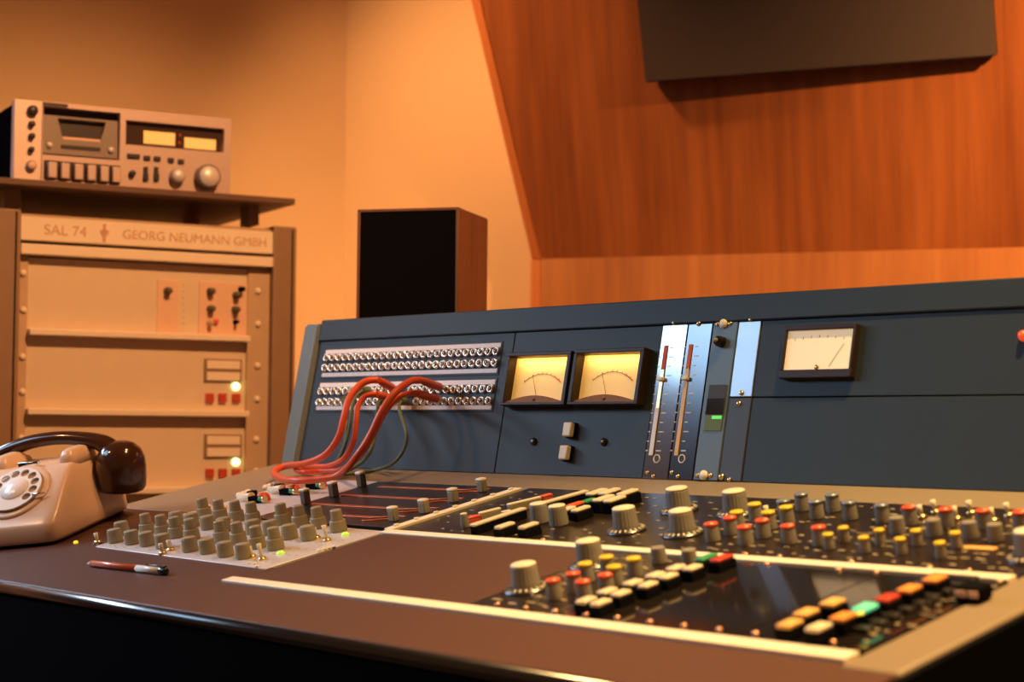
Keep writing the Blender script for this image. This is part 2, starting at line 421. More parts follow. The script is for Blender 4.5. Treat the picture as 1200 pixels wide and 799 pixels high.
m.poly([(ULF, a0.y, 0), (UR, a1.y, 0), (UR, a1.y + 0.02, 0), (ULF, a0.y + 0.02, 0), (ULF, a0.y, a0.z), (UR, a1.y, a1.z), (UR, a1.y + 0.02, a1.z), (ULF, a0.y + 0.02, a0.z)],
       [(3, 2, 1, 0), (4, 5, 6, 7), (0, 1, 5, 4), (1, 2, 6, 5), (2, 3, 7, 6), (3, 0, 4, 7)])
put('modesty_panel', m.mesh('modesty_panel', M['black_matt']), I4, con)

# deck panels -------------------------------------------------------
VM = 1.368                                             # middle strip
uS = -1.745                                            # seam between left wing and main deck
c1 = uv(112, 641); c2 = uv(311, 667); c3 = (uS, VM - 0.012); 
c4 = uv(290, 600)
mTop = uv(395, 607)
m = MB(); m.prism([c1, c2, (uS - 0.004, VM + 0.004), (uIL + 0.002, VM + 0.02)], -0.008, 0.001, 0.0008)
dpart('equaliser_panel', m, M['silver_rough'])
# dark panel with four tracks and the pale panel beside it
uP = -2.055
m = MB(); m.box(uP, uS - 0.012, VM + 0.022, 1.612, -0.008, 0.001, 0.0008); dpart('fader_panel', m, M['dark_brown'])
m = MB(); m.box(uIL + 0.004, uP - 0.002, VM + 0.022, 1.612, -0.008, 0.001, 0.0008); dpart('lever_panel', m, M['silver_rough'])
# main deck: dark panel behind the middle strip, brown blank, dark front panels
m = MB(); m.box(uS + 0.006, uIR, VM + 0.006, 1.612, -0.008, 0.001, 0.0008); dpart('channel_panel', m, M['dark_brown'])
bl0 = uv(548, 713); bl1 = uv(690, 652)
uB = (bl0[0] + bl1[0]) / 2
m = MB(); m.box(uS + 0.004, uB, VF + 0.008, VM - 0.006, -0.008, 0.001, 0.0008); dpart('blank_panel', m, M['brown_vinyl'])
f0 = uv(735, 720)
uF = -1.235
m = MB(); m.box(uB + 0.001, uF, VF + 0.008, VM - 0.006, -0.008, 0.001, 0.0008); dpart('monitor_panel', m, M['dark_brown'])
uG = uv(975, 700)[0] - 0.004
m = MB(); m.box(uF + 0.001, uG, VF + 0.008, VM - 0.006, -0.008, 0.001, 0.0008); dpart('gloss_panel', m, M['black_gloss'])
m = MB(); m.box(uG + 0.001, uIR, VF + 0.008, VM - 0.006, -0.008, 0.001, 0.0008); dpart('key_panel', m, M['black_gloss'])
# bright strips
def strip(name, u0, u1, v, wd, h=0.003):
    mm = MB(); mm.box(u0, u1, v - wd / 2, v + wd / 2, -0.004, h, 0.0008); return dpart(name, mm, M['strip'])
m = MB(); m.prism([(-1.757, VF - 0.009), (uIR, VF - 0.022), (uIR, VF - 0.001), (-1.757, VF + 0.008)], -0.004, 0.003, 0.0008); dpart('trim_strip', m, M['strip'])
strip('trim_strip', uS - 0.004, uIR, VM, 0.015)
m = MB(); m.box(uS - 0.010, uS + 0.005, VM + 0.006, 1.600, -0.004, 0.004, 0.0008)
for k in range(7): m.cyl(0.0035, 0.004, 0.0065, (uS - 0.0025, VM + 0.02 + k * 0.033), 12)
sp = dpart('seam_strip', m, M['strip'])
# fader tracks : four slots from the pale panel to the seam
trk = [((445, 571), (566, 577), (424.5, 571)), ((402, 580), (532, 589), (392, 583)), ((372, 589), (498, 602), (359, 591.5)), ((398, 603), (462, 611), None)]
for (pa, pb, pk) in trk:
    a = uv(*pa); b = uv(*pb); vm = (a[1] + b[1]) / 2
    L0 = max(uP + 0.02, a[0]); L1 = min(uS - 0.03, b[0])
    m = MB(); m.box(L0, L1 - 0.05, vm - 0.004, vm + 0.004, 0.001, 0.0022, 0.0004); tk = dpart('fader_track', m, M['slot_red'])
    pth = spline([(L1 - 0.052, vm, 0.0016), (L1 - 0.035, vm + 0.004, 0.0016), (L1 - 0.018, vm + 0.012, 0.0016), (L1, vm + 0.013, 0.0016)], 5)
    m = MB(); m.tube(pth, 0.0012, 6); m.tube([(p[0], p[1] - 0.014 + 0.004 * (p[0] - L1) / 0.05, p[2]) for p in pth], 0.0012, 6); dpart('track_print', m, M['slot_red'], tk)
    m = MB(); m.box(-0.006, 0.006, -0.005, 0.005, 0.001, 0.016, 0.0015); h = dpart('fader_handle', m, M['knob_olive'], con, DECK.at(b[0], b[1]))
    m = MB(); m.box(-0.0065, 0.0065, -0.0055, 0.0055, 0.0155, 0.020, 0.002); dpart('handle_cap', m, M['cap_white'], h, DECK.at(b[0], b[1]))
    if pk:
        c = uv(*pk)
        m = MB(); m.box(-0.006, 0.006, -0.005, 0.005, 0.001, 0.020, 0.0015); h = dpart('fader_handle', m, M['knob_dark'], con, DECK.at(*c))
        m = MB(); m.box(-0.0065, 0.0065, -0.0055, 0.0055, 0.0195, 0.0235, 0.0015); dpart('handle_cap', m, M['cap_white'], h, DECK.at(*c))
# lever switches on the pale panel
for (x, y) in [(290, 588.5), (326, 579.5), (357, 572.5)]:
    c = uv(x, y); Mx = DECK.at(c[0], c[1], 0.001)
    m = MB(); m.tube([(-0.020, 0, 0.006), (0.006, 0, 0.008), (0.014, 0, 0.009)], [0.0045, 0.005, 0.0055], 10); lv = dpart('lever_switch', m, M['cap_white'], con, Mx)
    m = MB(); m.lathe([(0, 0), (0.011, 0), (0.0105, 0.006), (0.007, 0.011), (0, 0.0125)], 16, (0.026, 0.010, 0)); dpart('lever_boss', m, M['cap_red'], lv, Mx)
    m = MB(); m.box(0.012, 0.036, -0.007, 0.004, 0, 0.009, 0.001); dpart('lever_block', m, M['black_matt'], lv, Mx)
    m = MB(); m.tube([(0.034, -0.003, 0.006), (0.044, -0.003, 0.006)], 0.0038, 8); dpart('lens', m, M['green_key'], lv, Mx)
    m = MB(); m.tube([(0.044, -0.003, 0.006), (0.050, -0.003, 0.006)], 0.0045, 8); dpart('ferrule', m, M['brass'], lv, Mx)
for (x, y) in [(296, 582), (328, 574), (373, 573)]:
    c = uv(x, y); m = MB(); m.box(-0.006, 0.006, -0.006, 0.006, 0, 0.0090, 0.001); dpart('relay_block', m, M['black_matt'], con, DECK.at(*c))
for (x, y) in [(281, 582), (286, 580.5), (291, 578.5), (312, 573), (317, 571.5), (322, 570), (263, 597), (244, 596)]:
    c = uv(x, y); m = MB(); m.lathe([(0, 0), (0.0055, 0), (0.0055, 0.004), (0.003, 0.0065), (0, 0.007)], 12); dpart('push_button', m, M['cap_white'], con, DECK.at(*c))

# knobs ---------------------------------------------------------------
def knob_mesh(r, h, mt, flute=0.05, name='knob', taper=0.92):
    mm = MB(); mm.lathe([(0, 0), (r * 0.9, 0), (r * 0.9, h * 0.06), (r, h * 0.07), (r * 0.99, h * 0.3), (r * taper, h * 0.93), (r * (taper - 0.07), h), (0, h)], 44, flute=flute * 0.5)
    for f in mm.bm.faces: f.smooth = False
    return mm.mesh(name, mt)
def cap_mesh(r, h, t, mt, dot=None):
    mm = MB(); mm.lathe([(0, h - 0.0005), (r, h - 0.0005), (r, h + t * 0.6), (r * 0.9, h + t), (0, h + t)], 24)
    return mm.mesh('knob_cap', mt)
S_body = knob_mesh(0.0106, 0.0170, M['knob_olive'])
S_cap = cap_mesh(0.0092, 0.0170, 0.0012, M['knob_olive'])
D_low = knob_mesh(0.0112, 0.0145, M['knob_olive'])
D_up = None
mm = MB(); mm.lathe([(0, 0.014), (0.0080, 0.014), (0.0074, 0.0268), (0.0064, 0.0280), (0, 0.0280)], 40, flute=0.03)
for f in mm.bm.faces: f.smooth = False
D_up = mm.mesh('upper_knob', M['knob_olive'])
mm = MB(); mm.box(-0.0008, 0.0008, 0.002, 0.0085, 0.0179, 0.0188); P_line = mm.mesh('pointer', M['cap_white'])
def base(px, py, r, frame=DECK):
    """the point under a knob whose nearest bottom edge shows at px, py"""
    a, b = frame.loc(px, py); return a + 0.0, b + r * 0.95
singles = [(129, 638), (148.6, 640), (166, 642), (185, 644.6), (216.4, 648.7), (237, 651), (258, 654.7), (279.4, 657), (137, 629), (201, 617),
           (219, 619.5), (238, 622.5), (257, 625), (291, 628), (311, 629), (333.5, 634), (355.5, 635.5)]
duals = [(166, 628), (184, 630), (200, 632.5), (218, 635), (253, 638), (273, 640), (295, 645), (316, 647), (233, 609), (251.5, 611), (271, 613),
         (290, 615), (324.6, 617), (345.4, 619.5), (367, 621.5), (390, 625.5)]
placed = []
for (x, y) in singles:
    a, b = base(x, y, 0.0098); Mx = DECK.at(a, b, 0.001, random.uniform(-2, 2)); placed.append((a, b, 'single', x, y))
    kb = put('knob', S_body, Mx, con); put('knob_cap', S_cap, Mx, kb)
for (x, y) in duals:
    a, b = base(x, y, 0.0105); Mx = DECK.at(a, b, 0.001, random.uniform(-2, 2)); placed.append((a, b, 'dual', x, y))
    kb = put('dual_knob', D_low, Mx, con); put('upper_knob', D_up, Mx, kb)
# large knobs with ivory tops and a skirt
def big(r, h, name='large_knob'):
    body = knob_mesh(r, h, M['knob_grey'], 0.045, name, 0.90); cp = cap_mesh(r * 0.88, h, 0.0022, M['cap_white'])
    mm = MB(); mm.lathe([(0, 0), (r * 1.55, 0), (r * 1.5, 0.0025), (r * 1.05, 0.005), (0, 0.005)], 32); sk = mm.mesh('knob_skirt', M['dark_metal'])
    mm = MB()
    for k in range(20):
        t = k * 2 * PI / 20 + 0.1
        Mr = Matrix.Rotation(t, 4, 'Z'); n0 = len(mm.bm.verts)
        mm.poly([Mr @ V(p) for p in ((r * 1.18, -0.0009, 0.0046), (r * 1.44, -0.0009, 0.0032), (r * 1.44, 0.0009, 0.0032), (r * 1.18, 0.0009, 0.0046), (r * 1.18, -0.0009, 0.0052), (r * 1.44, -0.0009, 0.0038), (r * 1.44, 0.0009, 0.0038), (r * 1.18, 0.0009, 0.0052))],
                [(3, 2, 1, 0), (4, 5, 6, 7), (0, 1, 5, 4), (1, 2, 6, 5), (2, 3, 7, 6), (3, 0, 4, 7)])
    tk = mm.mesh('skirt_marks', M['cap_white'])
    return body, cp, sk, tk
BIG = big(0.0148, 0.026)
for (x, y) in [(606, 697), (682, 668), (724.5, 627), (787, 603), (791, 631), (854, 607), (1199, 661)]:
    a, b = base(x, y, 0.0148); Mx = DECK.at(a, b, 0.001, random.uniform(0, 6)); placed.append((a, b, 'big', x, y))
    kb = put('large_knob', BIG[0], Mx, con)
    for nm, me in zip(('knob_cap', 'knob_skirt', 'skirt_marks'), BIG[1:]):
        s_ = put(nm, me, Mx, kb)
        if nm == 'skirt_marks': s_['kind'] = 'stuff'
        if nm == 'knob_cap': s_['label'] = 'ivory cap'
MEDB = knob_mesh(0.0115, 0.0225, M['knob_grey'], 0.045); MEDC = cap_mesh(0.0102, 0.0225, 0.002, M['cap_white'])
for (x, y) in [(626, 616), (648, 619)]:
    a, b = base(x, y, 0.0115); Mx = DECK.at(a, b, 0.001); kb = put('knob', MEDB, Mx, con); put('knob_cap', MEDC, Mx, kb)['label'] = 'ivory cap'
SL = knob_mesh(0.0055, 0.0165, M['knob_grey'], 0.04, 'slim_knob', 0.8); SLC = cap_mesh(0.0042, 0.0165, 0.0012, M['cap_white'])
a, b = base(542, 620, 0.0055); Mx = DECK.at(a, b, 0.001); kb = put('slim_knob', SL, Mx, con); put('knob_cap', SLC, Mx, kb)
# knobs with coloured caps
cb_, capm = {}, {}
KB = knob_mesh(0.0083, 0.0172, M['knob_grey'], 0.05, 'capped_knob', 0.90)
KC = {c: cap_mesh(0.0077, 0.0172, 0.0030, M['cap_' + c]) for c in ('red', 'yellow', 'blue', 'white')}
mm = MB(); mm.box(0.0035, 0.0073, -0.0014, 0.0014, 0.0195, 0.0207, 0.0003); KP = mm.mesh('pointer', M['cap_white'])
KBs = knob_mesh(0.0058, 0.0138, M['knob_grey'], 0.05, 'capped_knob', 0.88); KCs = cap_mesh(0.0056, 0.0138, 0.0026, M['cap_yellow'])
red = [(645, 705), (669, 697), (680, 707), (706.5, 699), (831, 637), (852.7, 629.5), (870, 641), (890.7, 633), (920.7, 640), (957, 642), (1063, 618), (1105.5, 621), (1149.5, 623), (1193, 625)]
yel = [(683, 685), (708, 677), (717, 689), (740, 679), (861, 622.5), (882, 613), (898, 623), (919, 617)]
yels = [(969, 646), (987, 638), (1010.7, 650), (1029, 641), (1053.5, 652), (1072, 642), (1100, 657), (1118, 645)]
blu = [(936.7, 601), (916, 609), (953.5, 610), (973, 602), (992.7, 611.5), (1030.7, 615)]
gry = [(768, 663), (804, 666), (1048, 628), (1091, 631), (1133, 634), (1163, 637)]
for lst, c in ((red, 'red'), (yel, 'yellow'), (blu, 'blue'), (gry, None)):
    for (x, y) in lst:
        a, b = base(x, y, 0.0072); rz = random.uniform(-0.9, 0.1); Mx = DECK.at(a, b, 0.001, rz); placed.append((a, b, str(c), x, y))
        kb = put('capped_knob', KB, Mx, con)
        if c:
            cp = put('knob_cap', KC[c], Mx, kb); cp['label'] = {'red': 'red cap', 'yellow': 'yellow cap', 'blue': 'blue-grey cap'}[c]
            if c == 'red': put('pointer', KP, Mx, kb)
for (x, y) in yels:
    a, b = base(x, y, 0.0052); Mx = DECK.at(a, b, 0.001); kb = put('capped_knob', KBs, Mx, con); put('knob_cap', KCs, Mx, kb)['label'] = 'yellow cap'
# toggles
def toggle_meshes(h, mt):
    mm = MB(); mm.lathe([(0, 0), (0.0055, 0), (0.0055, 0.002), (0.0035, 0.004), (0, 0.004)], 12); bs_ = mm.mesh('toggle_switch', M['brass'])
    mm = MB(); mm.tube([(0, 0, 0.003), (-0.0015, 0, h * 0.6), (-0.002, 0, h)], [0.0018, 0.0026, 0.0030], 10); lv_ = mm.mesh('toggle_lever', mt); return bs_, lv_
T1 = toggle_meshes(0.020, M['cap_white']); T2 = toggle_meshes(0.014, M['cap_white']); T3 = toggle_meshes(0.012, M['cap_red'])
for (x, y, tt) in [(115, 637, T2), (200.3, 646, T2), (295.5, 654, T2), (307.4, 657, T1), (371, 632, T2), (383.5, 635, T1), (191, 650, T2), (273, 622, T2)]:
    a, b = uv(x, y); Mx = DECK.at(a, b, 0.001); kb = put('toggle_switch', tt[0], Mx, con); put('toggle_lever', tt[1], Mx, kb)
for (x, y) in [(1081, 608), (1122, 610), (1165, 612), (1097, 602), (1139, 603), (1183, 606), (901, 608)]:
    a, b = uv(x, y); Mx = DECK.at(a, b, 0.001, 0.5); kb = put('toggle_switch', T2[0], Mx, con); put('toggle_lever', T2[1], Mx, kb)
# indicator lenses on the left wing and by the phone
mm = MB(); mm.lathe([(0, 0), (0.0055, 0), (0.005, 0.002), (0.003, 0.004), (0, 0.0045)], 14); LENS = mm.mesh('indicator_lens', M['led_lime'])
for (x, y) in [(329.4, 650), (405, 628)]: put('indicator_lens', LENS, DECK.at(*uv(x, y), 0.001), con)
mm = MB(); mm.lathe([(0, 0), (0.0035, 0), (0.003, 0.003), (0, 0.004)], 12); put('indicator_lens', mm.mesh('indicator_lens', M['yellow_lit']), DECK.at(*uv(89, 636.5), 0.0), con)['label'] = 'yellow lens'
mm = MB(); mm.lathe([(0, 0), (0.0032, 0), (0.0030, 0.0012), (0.0018, 0.0024), (0, 0.0027)], 12); SCR = mm.mesh('screw', M['copper_screw'])
mm = MB(); mm.lathe([(0, 0), (0.0032, 0), (0.0030, 0.0012), (0.0018, 0.0024), (0, 0.0027)], 12); SCRW = mm.mesh('screw', M['strip'])
ss = [uv(683, 723)[0] + 0.0405 * k for k in range(-3, 9)]
for u in ss:
    if u < uIR - 0.005: put('screw', SCR, DECK.at(u, VF + 0.0165, 0.001), con)
for (x, y) in [(638, 633.5), (700, 639), (875, 651), (915, 654), (997, 661), (1088, 668), (1135, 671)]:
    put('screw', SCR, DECK.at(uv(x, y)[0], VM + 0.0135, 0.001), con)
for (x, y) in [(894, 664.5), (978, 671), (1021, 675), (1164, 687)]:
    put('screw', SCR, DECK.at(uv(x, y)[0], VM - 0.0125, 0.001), con)
for (x, y) in [(374.5, 646.5), (380, 645), (385, 643.5), (391, 642), (293, 661), (299, 662), (302, 665)]:
    put('screw', SCRW, DECK.at(*uv(x, y), 0.001), con)

# printed legends on the dark panels (countless tiny marks)
def legends(name, u0, u1, v0, v1, nu, nv, seed, lmax=0.010):
    rr = random.Random(seed); mm = MB()
    for i in range(nu):
        for j in range(nv):
            if rr.random() < 0.25: continue
            u = u0 + (u1 - u0) * (i + 0.5 + rr.uniform(-.25, .25)) / nu; v = v0 + (v1 - v0) * (j + 0.5 + rr.uniform(-.2, .2)) / nv
            l = rr.uniform(0.003, lmax); t = rr.choice((0.0012, 0.002, 0.0026))
            mm.box(u, u + l, v, v + t, 0.0008, 0.0014)
    o = dpart(name, mm, M['legend']); o['kind'] = 'stuff'; return o
legends('printed_legend', -1.30, uIR - 0.01, VM + 0.012, 1.60, 30, 9, 3)
legends('printed_legend', uS + 0.01, -1.32, VM + 0.012, 1.60, 18, 7, 4, 0.008)
legends('printed_legend', uB + 0.006, uF - 0.02, VF + 0.016, VM - 0.02, 8, 8, 5)
legends('printed_legend', uIL + 0.03, uS - 0.02, 1.20, VM, 30, 6, 6, 0.006)
legends('printed_legend', uG + 0.09, uIR - 0.004, VF + 0.02, VM - 0.02, 4, 12, 8)

# push keys: a black body and a coloured top
def key(px, py, L, W, mt, h=0.010, lab=None, off=0.010, rz=0.0):
    a, b = DECK.loc(px, py, off); Mx = DECK.at(a, b, 0.001, rz)
    mm = MB(); mm.box(-W / 2 - 0.0008, W / 2 + 0.0008, -L / 2 - 0.0008, L / 2 + 0.0008, 0, h - 0.002, 0.0008); o = dpart('push_key', mm, M['black_matt'], con, Mx)
    mm = MB(); mm.box(-W / 2, W / 2, -L / 2, L / 2, h - 0.002, h + 0.0025, 0.0022, 3); t_ = dpart('key_top', mm, mt, o, Mx)
    if lab: t_['label'] = lab
    return o
for (x, y) in [(687.5, 706), (712, 695.5), (742, 685.5), (768.5, 676.5), (792.5, 668), (704.7, 708.7), (728, 698), (759.5, 688), (783.5, 678), (812, 668)]:
    key(x, y, 0.0195, 0.0125, M['ivory'], 0.011, 'ivory top')
key(828.5, 656, 0.026, 0.011, M['green_key'], 0.011, 'green top'); key(846, 657, 0.026, 0.0125, M['red_key'], 0.011, 'red top')
for (x, y, c, lab) in [(926, 734, 'amber_key', 'amber top'), (945, 721, 'amber_key', 'amber top'), (976, 709, 'amber_key', 'amber top'), (960, 738, 'ivory', 'ivory top'), (988, 726, 'orange_key', 'orange top'),
                       (1014, 715, 'green_lit', 'lit green top'), (1040, 704, 'red_key', 'red top'), (1066, 693, 'orange_key', 'orange top'), (1096, 681, 'orange_key', 'orange top')]:
    o = key(x, y, 0.0215, 0.0150, M[c], 0.013, lab, 0.012)
a, b = DECK.loc(1008, 719, 0.015); mm = MB(); mm.lathe([(0, 0), (0.0032, 0), (0.003, 0.0015), (0, 0.002)], 12); put('indicator_lens', mm.mesh('indicator_lens', M['yellow_lit']), DECK.at(a, b, 0.0145), con)
a, b = DECK.loc(1140, 688, 0.012); Mx = DECK.at(a, b, 0.001)
mm = MB(); mm.box(-0.013, 0.013, -0.011, 0.011, 0, 0.014, 0.003); o = dpart('slider_cap', mm, M['black_matt'], con, Mx)
mm = MB(); mm.box(-0.0115, 0.0, -0.0118, -0.0105, 0.005, 0.0105, 0.0005); mm.box(0.002, 0.0115, -0.0118, -0.0105, 0.005, 0.0105, 0.0005); dpart('slider_mark', mm, M['rack_plate'], o, Mx)
# ribbed dark block right of the keys
for k in range(9):
    v = VF + 0.045 + k * 0.020
    mm = MB(); mm.box(-0.945 + 0.0, -0.897, v, v + 0.011, 0.001, 0.006, 0.001); dpart('key_guard', mm, M['dark_metal'])
# long rocker bars at the far left of the channel deck
def bar(p0_, p1_, W, h, top, side, lab=None, off=0.010, z0=0.001):
    a = V(DECK.loc(*p0_, off)); b = V(DECK.loc(*p1_, off)); L = (b - a).length; an = math.atan2(b.y - a.y, b.x - a.x)
    Mx = DECK.at(a.x, a.y, z0, an)
    mm = MB(); mm.box(0, L, -W / 2, W / 2, 0, h - 0.003, 0.0008); o = dpart('rocker_bar', mm, side, con, Mx)
    mm = MB(); mm.box(-0.0003, L + 0.0003, -W / 2 - 0.0003, W / 2 + 0.0003, h - 0.003, h, 0.0009); t_ = dpart('bar_top', mm, top, o, Mx)
    if lab: t_['label'] = lab
    return o
bar((595, 593), (633, 584), 0.006, 0.012, M['cap_white'], M['knob_olive']); bar((634, 583.5), (646, 580.5), 0.009, 0.012, M['cap_red'], M['cap_red'], 'red end')
bar((562, 603), (586, 597), 0.006, 0.012, M['cap_white'], M['knob_olive']); bar((547, 607), (561, 603.5), 0.009, 0.010, M['cap_red'], M['cap_red'], 'red end'); bar((588, 599), (598, 597), 0.006, 0.009, M['cap_white'], M['knob_olive'])
bar((554, 618), (614, 598), 0.010, 0.013, M['ivory'], M['black_matt']); bar((636, 592), (688, 577.5), 0.010, 0.013, M['ivory'], M['black_matt'])
for (x, y) in [(592, 619), (620, 619), (681, 599.5), (664, 600)]: key(x, y, 0.026, 0.011, M['ivory'], 0.012, 'ivory top')
key(674, 593.5, 0.024, 0.011, M['cap_red'], 0.011, 'red top'); key(690, 588, 0.02, 0.010, M['green_key'], 0.010, 'green top')
for (x, y) in [(700, 581.5), (715, 581), (708, 589), (721, 590), (736, 582)]: key(x, y, 0.030, 0.013, M['ivory'], 0.014, 'ivory top')
a, b = uv(1127, 645); a2, b2 = uv(1165, 647)
mm = MB(); mm.box(a, a2, b, b + 0.010, 0.001, 0.003, 0.0006); dpart('scale_strip', mm, M['amber_key'])

# ------------------------------------------------------------------ meter bridge
XL = bs(377, 385)[0]; XR = UR
HB = bs(900, 350)[1] + 0.0
H = 0.2400; HC = 0.205
tdp = 0.25
def bpart(name, mb, mt, parent=con, Mx=None): return put(name, mb.mesh(name, mt), Mx or B, parent)
# main body below and behind the face panels: prism in the YZ plane
c_, s_ = math.cos(tb), math.sin(tb)
p_ = [BRIDGE.pt(0, -0.012, -0.004), BRIDGE.pt(0, H - 0.002, -0.004)]
yr = p_[1].y + tdp
pr = [(p_[0].y, p_[0].z), (yr, p_[0].z - 0.03), (yr, p_[1].z - 0.003), (p_[1].y, p_[1].z - 0.003)]
m = MB(); vs = [(XL, y, z) for y, z in pr] + [(XR, y, z) for y, z in pr]
m.poly(vs, [(3, 2, 1, 0), (4, 5, 6, 7), (0, 1, 5, 4), (1, 2, 6, 5), (2, 3, 7, 6), (3, 0, 4, 7)])
put('bridge_body', m.mesh('bridge_body', M['blue_grey']), I4, con)
# rear cabinet under the bridge is part of the cabinet; cap along the top
m = MB(); m.box(XL, XR, HC, H, -0.006, 0.003, 0.002); bpart('bridge_cap', m, M['blue_grey'])
# left cheek
m = MB()
xk = bs(361, 383)[0]
vs = [(xk, y + dy, z) for (y, z), dy in zip(pr, (-0.012, 0, 0, -0.012))] + [(XL - 0.0005, y + dy, z) for (y, z), dy in zip(pr, (-0.012, 0, 0, -0.012))]
bv = m.poly(vs, [(3, 2, 1, 0), (4, 5, 6, 7), (0, 1, 5, 4), (1, 2, 6, 5), (2, 3, 7, 6), (3, 0, 4, 7)])
bmesh.ops.bevel(m.bm, geom=list(m.bm.edges), offset=0.003, segments=2, affect='EDGES')
put('end_cheek', m.mesh('end_cheek', M['cheek']), I4, con)
# face panels
x1 = bs(592, 470)[0]; x2 = bs(765, 470)[0]
def face(name, a0, a1, b0, b1, mt, th=0.0): 
    mm = MB(); mm.box(a0 + 0.0008, a1 - 0.0008, b0 + 0.0008, b1 - 0.0008, -0.004, th, 0.0007); return bpart(name, mm, mt)
face('patch_panel_plate', XL, x1, 0.0, HC, M['blue_grey'])
# VU panel with real openings under the meters is hidden by the meters themselves
face('meter_plate', x1, x2, 0.0, HC, M['blue_grey'])
def pl_x(px, y=470): return bs(px, y)[0]
zz = lambda X, Y: bs(750 + X / 3.995, 370 + Y / 3.995)
xa = x2; xb = (zz(217, 25)[0] + zz(145, 768)[0]) / 2; xc = (zz(347, 22)[0] + zz(248, 768)[0]) / 2; xd = (zz(463, 15)[0] + zz(372, 770)[0]) / 2; xe = (zz(560, 5)[0] + zz(490, 775)[0]) / 2
face('level_plate', xa, xb, 0.0, HC, M['mirror_metal'], 0.001); face('level_plate', xb, xc, 0.0, HC, M['mirror_dark'], 0.001)
face('talkback_plate', xc + 0.001, xd, 0.0, HC, M['slate'], 0.002)
bsplit = zz(470, 382)[1]
face('filler_plate', xd, xe, bsplit, HC, M['plate_grey'], 0.001); face('filler_plate', xd, xe, 0.0, bsplit, M['filler_dark'], 0.001)
face('blank_plate', xe, XR, bsplit, HC, M['blue_grey']); face('blank_plate', xe, XR, 0.0, bsplit, M['blue_grey'])

# patch bay: four label strips, four rows of jacks
la0, ra0 = bs(383, 412)[0], bs(588, 404)[0]
NJ = 26
stripY = [(bs(588, 402)[1], bs(588, 407)[1]), (bs(582, 432)[1], bs(582, 437)[1]), (bs(581, 445)[1], bs(581, 450.5)[1]), (bs(577, 475)[1], bs(577, 480)[1])]
rowY = [bs(580.8, 412.5)[1], bs(578.8, 425.5)[1], bs(574.5, 456)[1], bs(572.5, 470)[1]]
mm = MB(); mm.lathe([(0.0064, 0.0), (0.0064, 0.0025), (0.0056, 0.0046), (0.0042, 0.0046), (0.0036, 0.0030), (0.0036, 0.0006)], 18); mm.slot = 1; mm.lathe([(0.0036, 0.0006), (0, 0.0005)], 18); bmesh.ops.remove_doubles(mm.bm, verts=mm.bm.verts, dist=1e-6); JR = mm.mesh('jack', [M['jack_metal'], M['hole']])
jackpos = {}
pb = []
for b0, b1 in ((0, 1), (2, 3)):
    mm = MB(); mm.box(la0 - 0.003, ra0 + 0.003, stripY[b1][1] - 0.003, stripY[b0][0] + 0.003, -0.001, 0.0012, 0.0004)
    o = bpart('jack_field', mm, M['blue_grey']); pb.append(o)
    for k in (b0, b1):
        mm = MB(); mm.box(la0, ra0, stripY[k][1], stripY[k][0], 0.001, 0.0022, 0.0003); bpart('label_strip', mm, M['label_paper'], o)
        mm = MB()
        for j in range(NJ):
            x = la0 + 0.006 + (ra0 - la0 - 0.012) * j / (NJ - 1); jackpos[(k, j)] = (x, rowY[k])
        mm.box(la0, la0 + 0.0001, rowY[k], rowY[k] + 0.0001, -0.003, -0.0029)
        mm.bm.free()
skip = {(2, 12), (2, 13), (3, 13), (3, 14)}
nj = 0
for (k, j), (x, y) in jackpos.items():
    if (k, j) in skip: continue
    jk = put('jack', JR, BRIDGE.at(x, y, 0.0012), pb[k // 2])
    nj += 1

